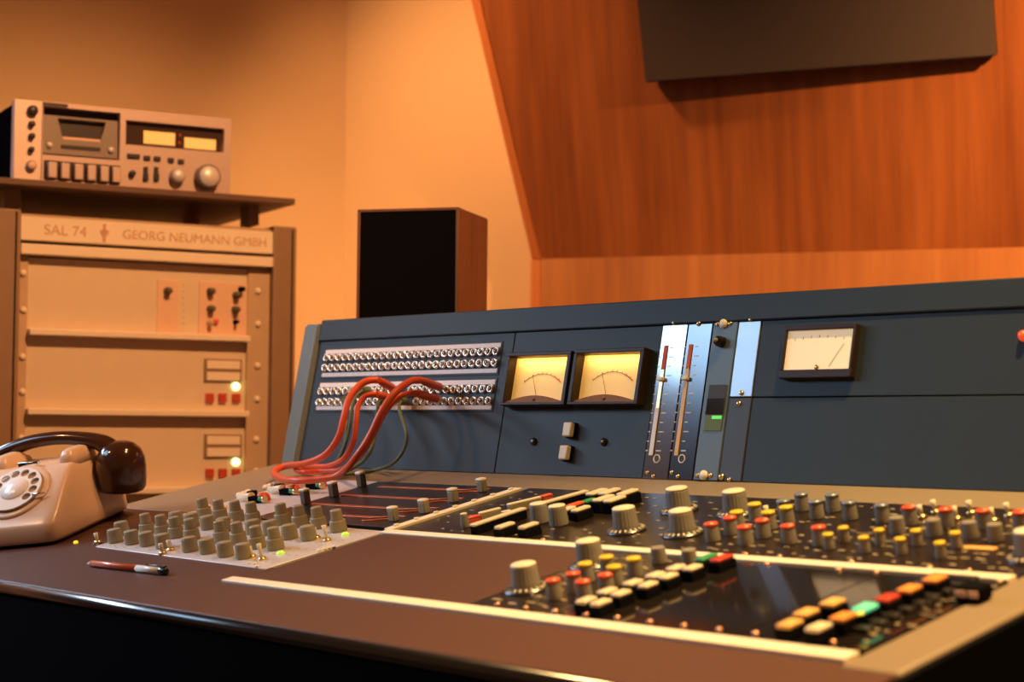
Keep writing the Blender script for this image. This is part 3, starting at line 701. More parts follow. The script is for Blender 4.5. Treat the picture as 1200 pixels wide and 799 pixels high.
# VU meters
def vu(tl, tr, bl, br, lens_gap):
    x0 = (bs(*tl)[0] + bs(*bl)[0]) / 2; x1_ = (bs(*tr)[0] + bs(*br)[0]) / 2
    y1 = (bs(*tl)[1] + bs(*tr)[1]) / 2; y0 = (bs(*bl)[1] + bs(*br)[1]) / 2
    dp = 0.016; t = 0.007
    cx_ = (x0 + x1_) / 2; Mx = BRIDGE.at(cx_, y0, 0.0); w2 = (x1_ - x0) / 2; h = y1 - y0
    mm = MB()
    mm.box(-w2, w2, h - t * 0.8, h, 0, dp, 0.001); mm.box(-w2, w2, 0, 0.004, 0, dp, 0.001)
    mm.box(-w2, -w2 + t, 0.003, h - t * 0.7, 0, dp, 0.001); mm.box(w2 - t, w2, 0.003, h - t * 0.7, 0, dp, 0.001)
    me = bpart('vu_meter', mm, M['vu_bezel'], con, Mx)
    mm = MB(); mm.box(-w2 + t * 0.6, w2 - t * 0.6, 0.002, h - t * 0.5, 0.0003, 0.0013); bpart('meter_face', mm, M['vu_face'], me, Mx)
    # scale arc, red end, needle
    def arc(r0, r1, a0, a1, mt, nm):
        m3 = MB(); n = 20; pts = []
        for r in (r0, r1):
            pts += [(r * math.sin(a0 + (a1 - a0) * i / n), -0.014 + r * math.cos(a0 + (a1 - a0) * i / n)) for i in range(n + 1)]
        for i in range(n):
            A_, B_, C_, D_ = pts[i], pts[i + 1], pts[n + 2 + i], pts[n + 1 + i]
            m3.poly([(A_[0], A_[1], 0.0016), (B_[0], B_[1], 0.0016), (C_[0], C_[1], 0.0016), (D_[0], D_[1], 0.0016)], [(0, 1, 2, 3)])
        bmesh.ops.remove_doubles(m3.bm, verts=m3.bm.verts, dist=1e-6)
        r_ = bmesh.ops.extrude_face_region(m3.bm, geom=list(m3.bm.faces)); bmesh.ops.translate(m3.bm, verts=[g for g in r_['geom'] if isinstance(g, bmesh.types.BMVert)], vec=(0, 0, 0.0004))
        bpart(nm, m3, mt, me, Mx)
    Rr = h * 0.80
    arc(Rr, Rr + 0.0007, -0.62, 0.34, M['ink'], 'scale_arc'); arc(Rr - 0.0002, Rr + 0.0014, 0.34, 0.66, M['ink_red'], 'red_zone')
    mm = MB()
    for i in range(9):
        t_ = -0.6 + i * 0.145; dx, dy = math.sin(t_), math.cos(t_)
        for rr0, rr1, hw in ((Rr, Rr + 0.0028, 0.0003),):
            nx, ny = dy * hw, -dx * hw
            c0 = (dx * rr0, -0.014 + dy * rr0); c1_ = (dx * rr1, -0.014 + dy * rr1)
            mm.prism([(c0[0] - nx, c0[1] - ny), (c0[0] + nx, c0[1] + ny), (c1_[0] + nx, c1_[1] + ny), (c1_[0] - nx, c1_[1] - ny)], 0.0014, 0.0019)
    o = bpart('scale_marks', mm, M['ink'], me, Mx); o['kind'] = 'stuff'
    mm = MB(); mm.tube([(0.0, 0.004, 0.004), (-0.018, h * 0.60, 0.004)], 0.0004, 6); bpart('needle', mm, M['ink'], me, Mx)
    # curved mask at the foot of the card
    mm = MB(); n = 16; pts = [(-w2 + t, 0.0035)] + [( (w2 - t) * (-1 + 2 * i / n), 0.0055 + 0.009 * math.sin(PI * i / n)) for i in range(n + 1)] + [(w2 - t, 0.0035)]
    mm.prism(pts[::-1], 0.002, 0.012); bpart('card_mask', mm, M['vu_mask'], me, Mx)
    mm = MB(); mm.lathe([(0, 0), (0.0025, 0), (0.0022, 0.0012), (0, 0.0016)], 12, (0, 0.009, 0.012)); bpart('zero_screw', mm, M['ink'], me, Mx)
    # the lamp inside, behind the top bezel
    ld = bpy.data.lights.new('meter_lamp', 'AREA'); ld.shape = 'RECTANGLE'; ld.size = (w2 - t) * 1.8; ld.size_y = 0.006; ld.energy = 0.05; ld.color = (1, 0.62, 0.20)
    lo = bpy.data.objects.new('meter_lamp', ld); COL.objects.link(lo); lo.matrix_world = Mx @ Matrix.Translation((0, h - t * 0.9, 0.010)) @ Matrix.Rotation(math.radians(-90 + 25), 4, 'X')
    lo.visible_glossy = True
    return me
Z6 = lambda X, Y: (570 + X / 3.328, 360 + Y / 3.328)
vu(Z6(113, 190), Z6(367, 174), Z6(80, 392), Z6(330, 388), 0)
vu(Z6(376, 180), Z6(655, 160), Z6(342, 390), Z6(612, 386), 0)
# ivory keys and two small controls under the meters
for (x, y) in [(665, 503), (660.5, 530)]:
    a, b = bs(x, y, 0.010); Mx = BRIDGE.at(a, b)
    mm = MB(); mm.box(-0.0085, 0.0085, -0.0105, 0.0105, 0, 0.004, 0.001); o = bpart('lever_key', mm, M['black_matt'], con, Mx)
    mm = MB(); mm.box(-0.0075, 0.0075, -0.0095, 0.0095, 0.004, 0.012, 0.0015); bpart('key_top', mm, M['ivory'], o, Mx)['label'] = 'ivory top'
for (x, y) in [(626, 517.5), (708, 518)]:
    Mx = BRIDGE.at(*bs(x, y))
    mm = MB(); mm.lathe([(0, 0), (0.0055, 0), (0.0055, 0.002), (0.004, 0.0035), (0, 0.0035)], 16); o = bpart('trim_control', mm, M['black_gloss'], con, Mx)
    mm = MB(); mm.lathe([(0, 0.0035), (0.002, 0.0035), (0.0018, 0.005), (0, 0.0055)], 10); bpart('trim_shaft', mm, M['silver'], o, Mx)
# level strips: slot in three tones, pointer, tick marks, ring, screws
for (top, bot, xs) in [((123, 140), (60, 655), (xa, xb)), ((240, 135), (175, 655), (xb, xc))]:
    t0 = zz(*top); b0 = zz(*bot); xm = (t0[0] + b0[0]) / 2; L = t0[1] - b0[1]; Mx = BRIDGE.at(xm, b0[1], 0.001)
    mm = MB(); mm.box(-0.0030, 0.0030, 0, L * 0.78, 0, 0.0014, 0.0003); o = bpart('level_scale', mm, M['amber_key'] if xs[0] == xb else M['brass'], con, Mx)
    mm = MB(); mm.box(-0.0030, 0.0030, L * 0.78, L, 0, 0.0014, 0.0003); bpart('red_zone', mm, M['ink_red'], o, Mx)['label'] = 'red upper end'
    if xs[0] == xa:
        mm = MB(); mm.box(-0.0034, 0.0034, 0.0, L * 0.43, 0.0012, 0.0022, 0.0003); bpart('slot_reflection', mm, M['label_paper'], o, Mx)['label'] = 'painted white reflection at lower end'  # reflection on the lower slot put in as a pale strip
    mm = MB(); mm.box(-0.0048, 0.0048, L * 0.672, L * 0.705, 0, 0.006, 0.001); bpart('level_pointer', mm, M['cap_white'], o, Mx)
    mm = MB()
    for k in range(12):
        yy = L * (0.04 + 0.085 * k); mm.box(0.007, 0.012 if k % 2 else 0.015, yy, yy + 0.0012, 0, 0.0005); mm.box(-0.011, -0.008, yy, yy + 0.0012, 0, 0.0005)
    o2 = bpart('tick_marks', mm, M['cap_white'], o, Mx); o2['kind'] = 'stuff'
    Mr = BRIDGE.at(xm + 0.010, b0[1] - 0.004, 0.001)
    mm = MB(); mm.lathe([(0.0045, 0), (0.0058, 0), (0.0058, 0.0006), (0.0045, 0.0006), (0.0045, 0)], 20); bpart('ring_mark', mm, M['cap_white'], o, Mr)
def bscrew(x, y, r=0.0035, mt='brass', z=0.001):
    mm = MB(); mm.lathe([(0, 0), (r, 0), (r * 0.9, r * 0.4), (r * 0.5, r * 0.75), (0, r * 0.8)], 12); return bpart('screw', mm, M[mt], con, BRIDGE.at(*bs(x, y), z))
for (X, Y, r) in [(160, 35, .003), (278, 38, .0035), (65, 752, .003), (180, 752, .003), (38, 735, .003), (152, 735, .003), (478, 362, .0035), (466, 412, .0035), (520, 20, .003), (385, 755, .0045), (420, 768, .003)]:
    bscrew(750 + X / 3.995, 370 + Y / 3.995, r)
# talk-back plate: connector screws, knob, screen
for (X, Y) in [(397, 40), (305, 748)]:
    c = zz(X, Y); Mx = BRIDGE.at(c[0], c[1], 0.002)
    mm = MB(); mm.lathe([(0, 0), (0.0062, 0), (0.006, 0.0025), (0.003, 0.004), (0, 0.0042)], 16); o = bpart('fixing_stud', mm, M['strip'], con, Mx)
    for sx in (-1, 1):
        mm = MB(); mm.lathe([(0, 0), (0.003, 0), (0.0028, 0.0015), (0, 0.002)], 10, (sx * 0.0105, 0, 0)); bpart('stud_pin', mm, M['brass'], o, Mx)
c = zz(388, 125); Mx = BRIDGE.at(c[0], c[1], 0.002)
mm = MB(); mm.lathe([(0, 0), (0.0072, 0), (0.0068, 0.008), (0.005, 0.011), (0, 0.0115)], 20); o = bpart('trim_control', mm, M['black_gloss'], con, Mx)
mm = MB(); mm.lathe([(0, 0.011), (0.003, 0.011), (0.0025, 0.014), (0, 0.0145)], 12); bpart('trim_shaft', mm, M['knob_olive'], o, Mx)
t0, t1 = zz(368, 325), zz(340, 540); x0_, x1_ = zz(318, 440)[0], zz(398, 440)[0]
mm = MB(); mm.box(x0_, x1_, t1[1], t0[1], 0.002, 0.0032, 0.0004); scn = bpart('display', mm, M['olive_screen'])
yk0, yk1 = zz(350, 465)[1], zz(350, 390)[1]
mm = MB(); mm.box(x0_ - 0.0001, x1_ + 0.0001, yk1, t0[1], 0.0031, 0.0036, 0.0002); bpart('upper_window', mm, M['dark_screen'], scn)
mm = MB(); mm.box(x0_ - 0.0003, x1_ + 0.0003, yk0, yk1, 0.0031, 0.0038, 0.0002); bpart('dark_band', mm, M['black_gloss'], scn)
ym = zz(355, 478)[1]
mm = MB(); mm.box(x0_ + (x1_ - x0_) * 0.4, x1_ - 0.001, ym - 0.0022, ym + 0.0022, 0.0031, 0.0040, 0.0003); bpart('lit_bar', mm, M['led_green'], scn)['label'] = 'lit green bar'
# cream meter on the right
x0_ = (bs(927, 390)[0] + bs(921, 436)[0]) / 2; x1_ = (bs(1006, 386)[0] + bs(1001, 434)[0]) / 2; y1 = (bs(927, 388)[1] + bs(1006, 384)[1]) / 2; y0 = (bs(921, 436)[1] + bs(1001, 434)[1]) / 2
w2, h = (x1_ - x0_) / 2, y1 - y0; Mx = BRIDGE.at((x0_ + x1_) / 2, y0)
mm = MB(); mm.box(-w2 - .003, w2 + .003, h - .002, h + .004, 0, .010, .001); mm.box(-w2 - .003, w2 + .003, -.010, .0005, 0, .010, .001); mm.box(-w2 - .003, -w2 + .001, 0, h, 0, .010, .001); mm.box(w2 - .001, w2 + .003, 0, h, 0, .010, .001)
cm = bpart('panel_meter', mm, M['vu_bezel'], con, Mx)
mm = MB(); mm.box(-w2, w2, 0, h, .0003, .006); bpart('meter_face', mm, M['meter_cream'], cm, Mx)['label'] = 'cream card'
mm = MB(); mm.tube([(w2 * 0.35, 0.004, .0066), (w2 * 0.72, h * 0.62, .0066)], 0.0003, 5); bpart('needle', mm, M['ink'], cm, Mx)
mm = MB(); mm.lathe([(0, 0), (.0035, 0), (.003, .0012), (0, .0018)], 12, (0.0, 0.004, .006)); bpart('zero_screw', mm, M['brass'], cm, Mx)
mm = MB()
for k in range(7): mm.box(-w2 * .75 + k * w2 * .24, -w2 * .75 + k * w2 * .24 + .0006, h * .70 + .004 * math.sin(PI * (k + 0.5) / 7), h * .76 + .004 * math.sin(PI * (k + 0.5) / 7), .0058, .0064)
o = bpart('scale_marks', mm, M['ink'], cm, Mx); o['kind'] = 'stuff'
mm = MB(); mm.lathe([(0, 0), (0.006, 0), (0.006, 0.004), (0.004, 0.008), (0, 0.009)], 16); bpart('indicator_lens', mm, M['red_lamp'], con, BRIDGE.at(*bs(1201, 394)))['label'] = 'red lens'

# ================================================================== PATCH CORDS (each lies in the bay and on the deck)
def bp(px, py, off): a, b = BRIDGE.loc(px, py, off); return BRIDGE.pt(a, b, off)
def dp_(px, py, off): a, b = DECK.loc(px, py, off); return DECK.pt(a, b, off)
Z5 = lambda X, Y: (340 + X / 3.993, 370 + Y / 3.993)
def jack_near(px, py, row):
    x = bs(px, py)[0]; j = min(range(NJ), key=lambda j: abs(jackpos[(row, j)][0] - x)); return jackpos[(row, j)]
def cord(name, label, mt, plugs, pts, rad, group, sleeve):
    """plugs: two bridge coordinates; pts: world points between the two sleeves"""
    root = thing(name, label, 'patch cord', Matrix.Translation(pts[len(pts) // 2]), group)
    ends = []
    for (x, y, tip) in plugs:
        base_ = BRIDGE.pt(x, y, 0.0064); d = (tip - base_).normalized(); L = (tip - base_).length
        mm = MB(); mm.tube([base_, base_ + d * 0.012], 0.0034, 10); pl = put('plug', mm.mesh('plug', M['brass']), I4, root)
        mm = MB(); mm.tube([base_ + d * 0.012, base_ + d * 0.015, base_ + d * (L * 0.75), tip], [0.0042, 0.0062, 0.0062, 0.0046], 12); put('plug_sleeve', mm.mesh('plug_sleeve', sleeve), I4, root)
        ends.append(tip)
    path = spline([ends[0]] + pts + [ends[1]], 8)
    mm = MB(); mm.tube(path, rad, 10); put('cable', mm.mesh('cable', mt), I4, root)
    return root
# A (upper right plug) and C (upper left plug) share one cord
jA = jack_near(*Z5(752, 343), 2); jC = jack_near(*Z5(520, 345), 2); jB = jack_near(*Z5(742, 397), 3); jD = jack_near(*Z5(520, 397), 3)
tA = bp(*Z5(610, 301), 0.072); tC = bp(*Z5(412, 300), 0.066); tB = bp(*Z5(585, 360), 0.070); tD = bp(*Z5(405, 366), 0.064)
ptsA = [bp(*Z5(560, 308), 0.095), bp(*Z5(490, 360), 0.125), bp(*Z5(430, 445), 0.140), bp(*Z5(375, 560), 0.145), bp(*Z5(310, 660), 0.150), dp_(398, 556, 0.026), dp_(374, 561.5, 0.021), dp_(345, 563, 0.021), dp_(325, 559, 0.016), dp_(322, 552, 0.016), dp_(335, 546, 0.018),
        bp(*Z5(75, 690), 0.100), bp(*Z5(165, 650), 0.105), bp(*Z5(225, 570), 0.105), bp(*Z5(250, 480), 0.105), bp(*Z5(275, 390), 0.100), bp(*Z5(320, 330), 0.088), bp(*Z5(365, 304), 0.078)]
cord('patch_cord', 'thick orange-red patch cord, frontmost, plugged into upper jacks and looped on the deck', M['cord_red'], [(*jA, tA), (*jC, tC)], ptsA, 0.0052, 'patch cords in the jack field', M['plug_sleeve'])
ptsB = [bp(*Z5(545, 365), 0.085), bp(*Z5(500, 385), 0.100), bp(*Z5(445, 450), 0.108), bp(*Z5(395, 545), 0.110), bp(*Z5(330, 650), 0.110), dp_(402, 549, 0.018), dp_(380, 552, 0.013), dp_(356, 553, 0.013), dp_(347, 549.5, 0.013), dp_(362, 547, 0.013), dp_(385, 546, 0.020),
        bp(*Z5(255, 665), 0.080), bp(*Z5(295, 590), 0.084), bp(*Z5(308, 500), 0.086), bp(*Z5(315, 430), 0.084), bp(*Z5(340, 385), 0.078), bp(*Z5(370, 369), 0.072)]
cord('patch_cord', 'thinner orange-red patch cord behind the front one, plugged into the bottom jack row', M['cord_red'], [(*jB, tB), (*jD, tD)], ptsB, 0.0042, 'patch cords in the jack field', M['plug_sleeve'])
jG = jack_near(*Z5(560, 395), 3); jF = jack_near(*Z5(455, 405), 3)
tG = bp(*Z5(520, 400), 0.030); tF = bp(*Z5(418, 400), 0.022)
ptsG = [bp(*Z5(510, 430), 0.035), bp(*Z5(530, 500), 0.038), bp(*Z5(545, 560), 0.040), bp(*Z5(530, 630), 0.040), bp(*Z5(480, 690), 0.040), dp_(440, 550.5, 0.004), dp_(405, 556, 0.004), dp_(378, 558.5, 0.004), dp_(395, 554.5, 0.004), dp_(412, 549.5, 0.008),
        bp(*Z5(360, 660), 0.060), bp(*Z5(393, 580), 0.056), bp(*Z5(402, 500), 0.046), bp(*Z5(408, 440), 0.034)]
cord('patch_cord', 'thin dark green patch cord hanging furthest right of the cords', M['cord_green'], [(*jG, tG), (*jF, tF)], ptsG, 0.0026, 'patch cords in the jack field', M['cord_green'])
jE = jack_near(*Z5(395, 345), 2); jH = jack_near(*Z5(300, 405), 3)
tE = bp(*Z5(340, 350), 0.045); tH = bp(*Z5(252, 392), 0.025)
ptsE = [bp(*Z5(310, 375), 0.055), bp(*Z5(290, 430), 0.060), bp(*Z5(278, 520), 0.060), bp(*Z5(255, 610), 0.060), bp(*Z5(215, 690), 0.055), dp_(375, 550.5, 0.004), dp_(352, 552, 0.004), dp_(370, 547.5, 0.004), bp(*Z5(205, 690), 0.035), bp(*Z5(250, 610), 0.036), bp(*Z5(264, 520), 0.036), bp(*Z5(258, 440), 0.032)]
cord('patch_cord', 'thin dark green patch cord hanging between the two left orange-red strands', M['cord_green'], [(*jE, tE), (*jH, tH)], ptsE, 0.0024, 'patch cords in the jack field', M['cord_green'])

# ================================================================== PEN
pa = V(uv(104, 663.5)); pb_ = V(uv(196, 674)); L = (pb_ - pa).length; an = math.atan2(pb_.y - pa.y, pb_.x - pa.x)
Mp = DECK.at(pa.x, pa.y, 0.0045, an)
pen = thing('ballpoint_pen', 'red and white ballpoint pen with black clip lying on the arm rest', 'pen', DECK.at(pa.x, pa.y, 0.0, an))
mm = MB(); mm.tube([(L * 0.05, 0, 0), (L * 0.055, 0, 0), (L * 0.64, 0, 0)], [0.0030, 0.0040, 0.0043], 12); put('barrel', mm.mesh('barrel', M['pen_red']), Mp, pen)
mm = MB(); mm.tube([(0, 0, -0.001), (L * 0.05, 0, 0)], [0.0016, 0.0032], 10); put('nib', mm.mesh('nib', M['pen_white']), Mp, pen)
mm = MB(); mm.tube([(L * 0.64, 0, 0), (L * 0.93, 0, 0)], [0.0044, 0.0042], 12); put('upper_barrel', mm.mesh('upper_barrel', M['pen_white']), Mp, pen)['label'] = 'white upper half'
mm = MB(); mm.tube([(L * 0.92, 0, 0), (L * 0.93, 0, 0), (L * 0.99, 0, 0), (L, 0, 0)], [0.0044, 0.0048, 0.0046, 0.0030], 12); put('end_cap', mm.mesh('end_cap', M['pen_black']), Mp, pen)
mm = MB(); mm.box(L * 0.74, L * 0.97, 0.001, 0.0055, 0.0042, 0.0062, 0.0008); put('clip', mm.mesh('clip', M['pen_black']), Mp, pen)

# ================================================================== TELEPHONE
o0 = V(uv(64, 639)); dv = (V(uv(157, 595)) - o0).normalized()
an = math.atan2(dv.y, dv.x) - PI / 2
MT = DECK.at(o0.x, o0.y, 0.0052, an)
tel = thing('telephone', 'ivory rotary telephone with dark brown handset at the left end of the console', 'telephone', DECK.at(o0.x, o0.y, 0.0, an))
XC = -0.078
def rrect(xc, yc, hx, hy, z, e, n=48):
    out = []
    for k in range(n):
        t = 2 * PI * k / n; c, s = math.cos(t), math.sin(t)
        out.append((xc + hx * math.copysign(abs(c) ** (2 / e), c), yc + hy * math.copysign(abs(s) ** (2 / e), s), z))
    return out
def loft(secs, cap=True):
    mm = MB(); n = len(secs[0]); rings = [[mm.bm.verts.new(p) for p in s_] for s_ in secs]
    for a_, b_ in zip(rings, rings[1:]):
        for k in range(n): mm.bm.faces.new((a_[k], a_[(k + 1) % n], b_[(k + 1) % n], b_[k])).smooth = True
    if cap: mm.bm.faces.new(rings[0][::-1]); mm.bm.faces.new(rings[-1])
    return mm
lev = [(0.000, 0.000, 0.224, 0.082), (0.004, -0.002, 0.226, 0.084), (0.022, -0.001, 0.226, 0.083), (0.027, 0.002, 0.224, 0.082), (0.040, 0.020, 0.218, 0.079), (0.060, 0.048, 0.208, 0.074), (0.080, 0.077, 0.196, 0.069), (0.088, 0.092, 0.186, 0.066), (0.092, 0.100, 0.180, 0.063)]
mm = loft([rrect(XC, (a_ + b_) / 2, hx, (b_ - a_) / 2, z, 10) for z, a_, b_, hx in lev])
put('body', mm.mesh('body', M['phone_body']), MT, tel)
mm = loft([rrect(XC, 0.113, 0.078, 0.106, -0.004, 8), rrect(XC, 0.113, 0.080, 0.108, 0.001, 8)]); put('base_plate', mm.mesh('base_plate', M['phone_dark']), MT, tel)
# cradle horns
for sx in (-1, 1):
    cx0 = XC + sx * 0.052
    mm = loft([rrect(cx0, 0.145, 0.015, 0.040, 0.084, 4, 24), rrect(cx0 + sx * 0.001, 0.143, 0.0135, 0.037, 0.098, 4, 24), rrect(cx0 + sx * 0.002, 0.136, 0.010, 0.026, 0.107, 3, 24), rrect(cx0 + sx * 0.002, 0.134, 0.005, 0.016, 0.110, 3, 24)])
    put('cradle_horn', mm.mesh('cradle_horn', M['phone_body']), MT, tel)
mm = MB(); mm.box(XC - 0.018, XC + 0.014, 0.098, 0.106, 0.091, 0.100, 0.001); put('name_plate', mm.mesh('name_plate', M['chrome']), MT, tel)
# dial on the sloping front
ang = math.atan2(0.080 - 0.040, 0.077 - 0.020)
MDL = MT @ Matrix.Translation((XC, 0.0545, 0.0646)) @ Matrix.Rotation(ang, 4, 'X')
mm = MB(); mm.lathe([(0, -0.004), (0.052, -0.004), (0.051, 0.001), (0.049, 0.003), (0.044, 0.0032), (0, 0.0032)], 48); dl = put('dial', mm.mesh('dial', M['phone_body']), MDL, tel)
mm = MB(); mm.lathe([(0, 0.003), (0.042, 0.003), (0.042, 0.0042), (0, 0.0042)], 48); put('number_ring', mm.mesh('number_ring', M['dial_print']), MDL, dl)
holes = [circle(0.0305 * math.cos(t), 0.0305 * math.sin(t), 0.0066, 18) for t in [math.radians(-35 + 28.5 * k) for k in range(10)]]
me = curve_plate('finger_wheel', circle(0, 0, 0.0405, 56), holes, 0.0012, M['dial_white']); put('finger_wheel', me, MDL @ Matrix.Translation((0, 0, 0.0066)), dl)
mm = MB(); mm.lathe([(0, 0.0075), (0.021, 0.0075), (0.020, 0.0095), (0, 0.0105)], 32); put('dial_centre', mm.mesh('dial_centre', M['dial_white']), MDL, dl)
mm = MB(); mm.tube([(0.036, -0.018, 0.009), (0.044, -0.016, 0.009), (0.052, -0.013, 0.006)], 0.0018, 8); put('finger_stop', mm.mesh('finger_stop', M['chrome']), MDL, dl)
# handset: a bowed grip ending in two round capsules that face down
hy = 0.168
grip = spline([(XC - 0.100, hy, 0.086), (XC - 0.082, hy, 0.106), (XC - 0.042, hy, 0.1175), (XC, hy, 0.121), (XC + 0.042, hy, 0.1175), (XC + 0.082, hy, 0.106), (XC + 0.100, hy, 0.086)], 8)
ng = len(grip); rs = [0.0125 + 0.012 * abs(2 * i / (ng - 1) - 1) ** 3 for i in range(ng)]
mm = MB(); mm.tube(grip, rs, 18, flat=0.8); hs = put('handset', mm.mesh('handset', M['phone_brown']), MT, tel); hs['label'] = 'dark brown handset'
for sx, nm in ((1, 'earpiece'), (-1, 'mouthpiece')):
    Mc = MT @ Matrix.Translation((XC + sx * 0.106, hy, 0.072)) @ Matrix.Rotation(sx * 0.15, 4, 'Y') @ Matrix.Diagonal((1.12, 1.12, 1.14, 1))
    mm = MB(); mm.lathe([(0, -0.034), (0.022, -0.034), (0.0285, -0.0325), (0.0315, -0.028), (0.0325, -0.018), (0.0325, -0.002), (0.031, 0.010), (0.026, 0.021), (0.017, 0.028), (0.008, 0.0305), (0, 0.031)], 40)
    c_ = put(nm, mm.mesh(nm, M['phone_brown']), Mc, hs)

# ================================================================== SMALL CUBE LOUDSPEAKER on the bridge
tl, tr, trb = (419, 246), (538, 242), (575.5, 256)
zt = BRIDGE.pt(0, H, 0).z
sp_y = BRIDGE.pt(0, H, 0).y + 0.10
cam_dir = ray(480, 300); kk = sp_y / cam_dir.y
dist = (V((cam_dir.x, cam_dir.y, 0)) * kk).length
# front face plane through the point over the ledge, turned towards the listener
dirF = ray(-7000, 470); dirF = V((-dirF.x, -dirF.y, 0)).normalized()
SPK = Frame((cam_dir.x * kk, sp_y, zt), dirF, (0, 0, 1))
sa0, sb0 = SPK.loc(*tl); sa1, sb1 = SPK.loc(*tr)
W = sa1 - sa0; Hs = (sb0 + sb1) / 2 
Ms = SPK.at(sa0, 0, 0)
spk = thing('loudspeaker', 'small cube loudspeaker with black front and walnut sides standing on the console', 'loudspeaker', Ms)
dep = W * 0.95
mm = MB(); mm.box(0, W, 0.0, Hs, -dep, -0.004, 0.002); put('cabinet', mm.mesh('cabinet', M['walnut']), Ms, spk)
mm = MB(); mm.box(0.0, W, 0.0, 0.005, -0.006, 0.001, 0.001); mm.box(0.0, W, Hs - 0.005, Hs, -0.006, 0.001, 0.001); mm.box(0, 0.005, 0.004, Hs - 0.004, -0.006, 0.001, 0.001); mm.box(W - 0.005, W, 0.004, Hs - 0.004, -0.006, 0.001, 0.001)
put('front_frame', mm.mesh('front_frame', M['walnut']), Ms, spk)
mm = MB(); mm.box(0.0045, W - 0.0045, 0.0045, Hs - 0.0045, -0.004, 0.0, 0.002); put('grille', mm.mesh('grille', M['grille']), Ms, spk)

# ================================================================== EQUIPMENT RACK
def rk(px, py, off=0): return RACK.loc(px, py, off)
RK = RACK.M
aL, aR = rk(22.5, 300)[0], rk(318, 300)[0]
aOR = rk(345, 300)[0]; pw = aOR - aR
aOL = aL - pw
zTop = rk(170, 262)[1] + 0.0
zTop = (rk(22.5, 247)[1] + rk(318, 270)[1]) / 2
rack = thing('equipment_rack', 'tall cream equipment rack standing left against the orange wall', 'equipment rack', RACK.at((aOL + aOR) / 2, 0, -0.25))
def rpart(name, mb, mt, parent=rack, Mx=None): return put(name, mb.mesh(name, mt), Mx or RK, parent)
for (a0, a1) in ((aOL, aL), (aR, aOR)):
    mm = MB(); mm.box(a0, a1, 0, zTop + 0.005, -0.5, 0.012, 0.003); post = rpart('side_post', mm, M['rack_frame'])
    am = (a0 + a1) / 2
    mm = MB(); mm.box(am + pw * 0.28, am + pw * 0.34, 0.01, zTop, 0.0115, 0.0135, 0.0004); rpart('post_groove', mm, M['black_matt'], post)
mm = MB(); mm.box(aL, aR, zTop - 0.012, zTop, -0.5, -0.002, 0.002); rpart('top_plate', mm, M['rack_rail'])
mm = MB(); mm.box(aL, aR, 0.02, zTop - 0.014, -0.5, -0.49); rpart('back_plate', mm, M['black_matt'])
z1 = (rk(22.5, 252)[1] + rk(318, 273.5)[1]) / 2; z2 = (rk(22.5, 279)[1] + rk(318, 299.5)[1]) / 2
z3 = (rk(22.5, 283)[1] + rk(318, 304)[1]) / 2; z4 = (rk(22.5, 296)[1] + rk(318, 315.5)[1]) / 2
mm = MB(); mm.box(aL, aR, z2, z1, -0.03, 0.008, 0.001); hd = rpart('header_panel', mm, M['rack_light'])
mm = MB(); mm.box(aL, aR, z4, z3, -0.03, 0.012, 0.002); rpart('header_lip', mm, M['rack_light'])
mm = MB(); mm.box(aL, aR, z1 + 0.001, zTop - 0.013, -0.03, 0.003, 0.001); rpart('top_rail', mm, M['rack_rail'])
hz = z1 - z2
for (px, body, sz, tw) in [(50, 'SAL 74', hz * 0.62, None), (142, 'GEORG NEUMANN GMBH', hz * 0.56, 310)]:
    a = rk(px, 270)[0]; me = text_mesh('lettering', body, sz, M['rack_text'])
    wd = max(v.co.x for v in me.vertices); tgt = (rk(tw, 285)[0] - a) if tw else (rk(100, 272)[0] - a)
    put('lettering', me, RACK.at(a, (z1 + z2) / 2 - hz * 0.03, 0.0083) @ Matrix.Diagonal((tgt / wd, 1, 1, 1)), hd)
a = rk(121, 270)[0]
mm = MB(); mm.prism(circle(a, (z1 + z2) / 2, hz * 0.17, 20), 0.008, 0.0092); mm.box(a - hz * 0.06, a + hz * 0.06, (z1 + z2) / 2 - hz * 0.40, (z1 + z2) / 2 + hz * 0.38, 0.008, 0.0095); mm.box(a - hz * 0.2, a + hz * 0.2, (z1 + z2) / 2 + hz * 0.02, (z1 + z2) / 2 + hz * 0.10, 0.008, 0.0095)
put('emblem', mm.mesh('emblem', M['rack_text']), RK, hd)
# mounting rails with screws
aUL, aUR = rk(32.5, 400)[0], rk(291, 400)[0]
for (a0, a1) in ((aL, aUL), (aUR, aR)):
    mm = MB(); mm.box(a0, a1, 0.05, z4 - 0.002, -0.03, -0.006, 0.001); rpart('mounting_rail', mm, M['rack_rail'])
mm = MB(); mm.lathe([(0, 0), (0.0065, 0), (0.006, 0.003), (0.003, 0.005), (0, 0.0055)], 14); RS = mm.mesh('rack_screw', M['rack_light'])
for (x, y) in [(302, 341), (302, 379.5), (301.5, 428.5), (301, 467.5), (300, 515), (300, 552), (27, 320), (27, 363), (26, 418), (26, 459), (25, 513)]:
    put('rack_screw', RS, RACK.at(*rk(x, y, -0.006), -0.006), rack)
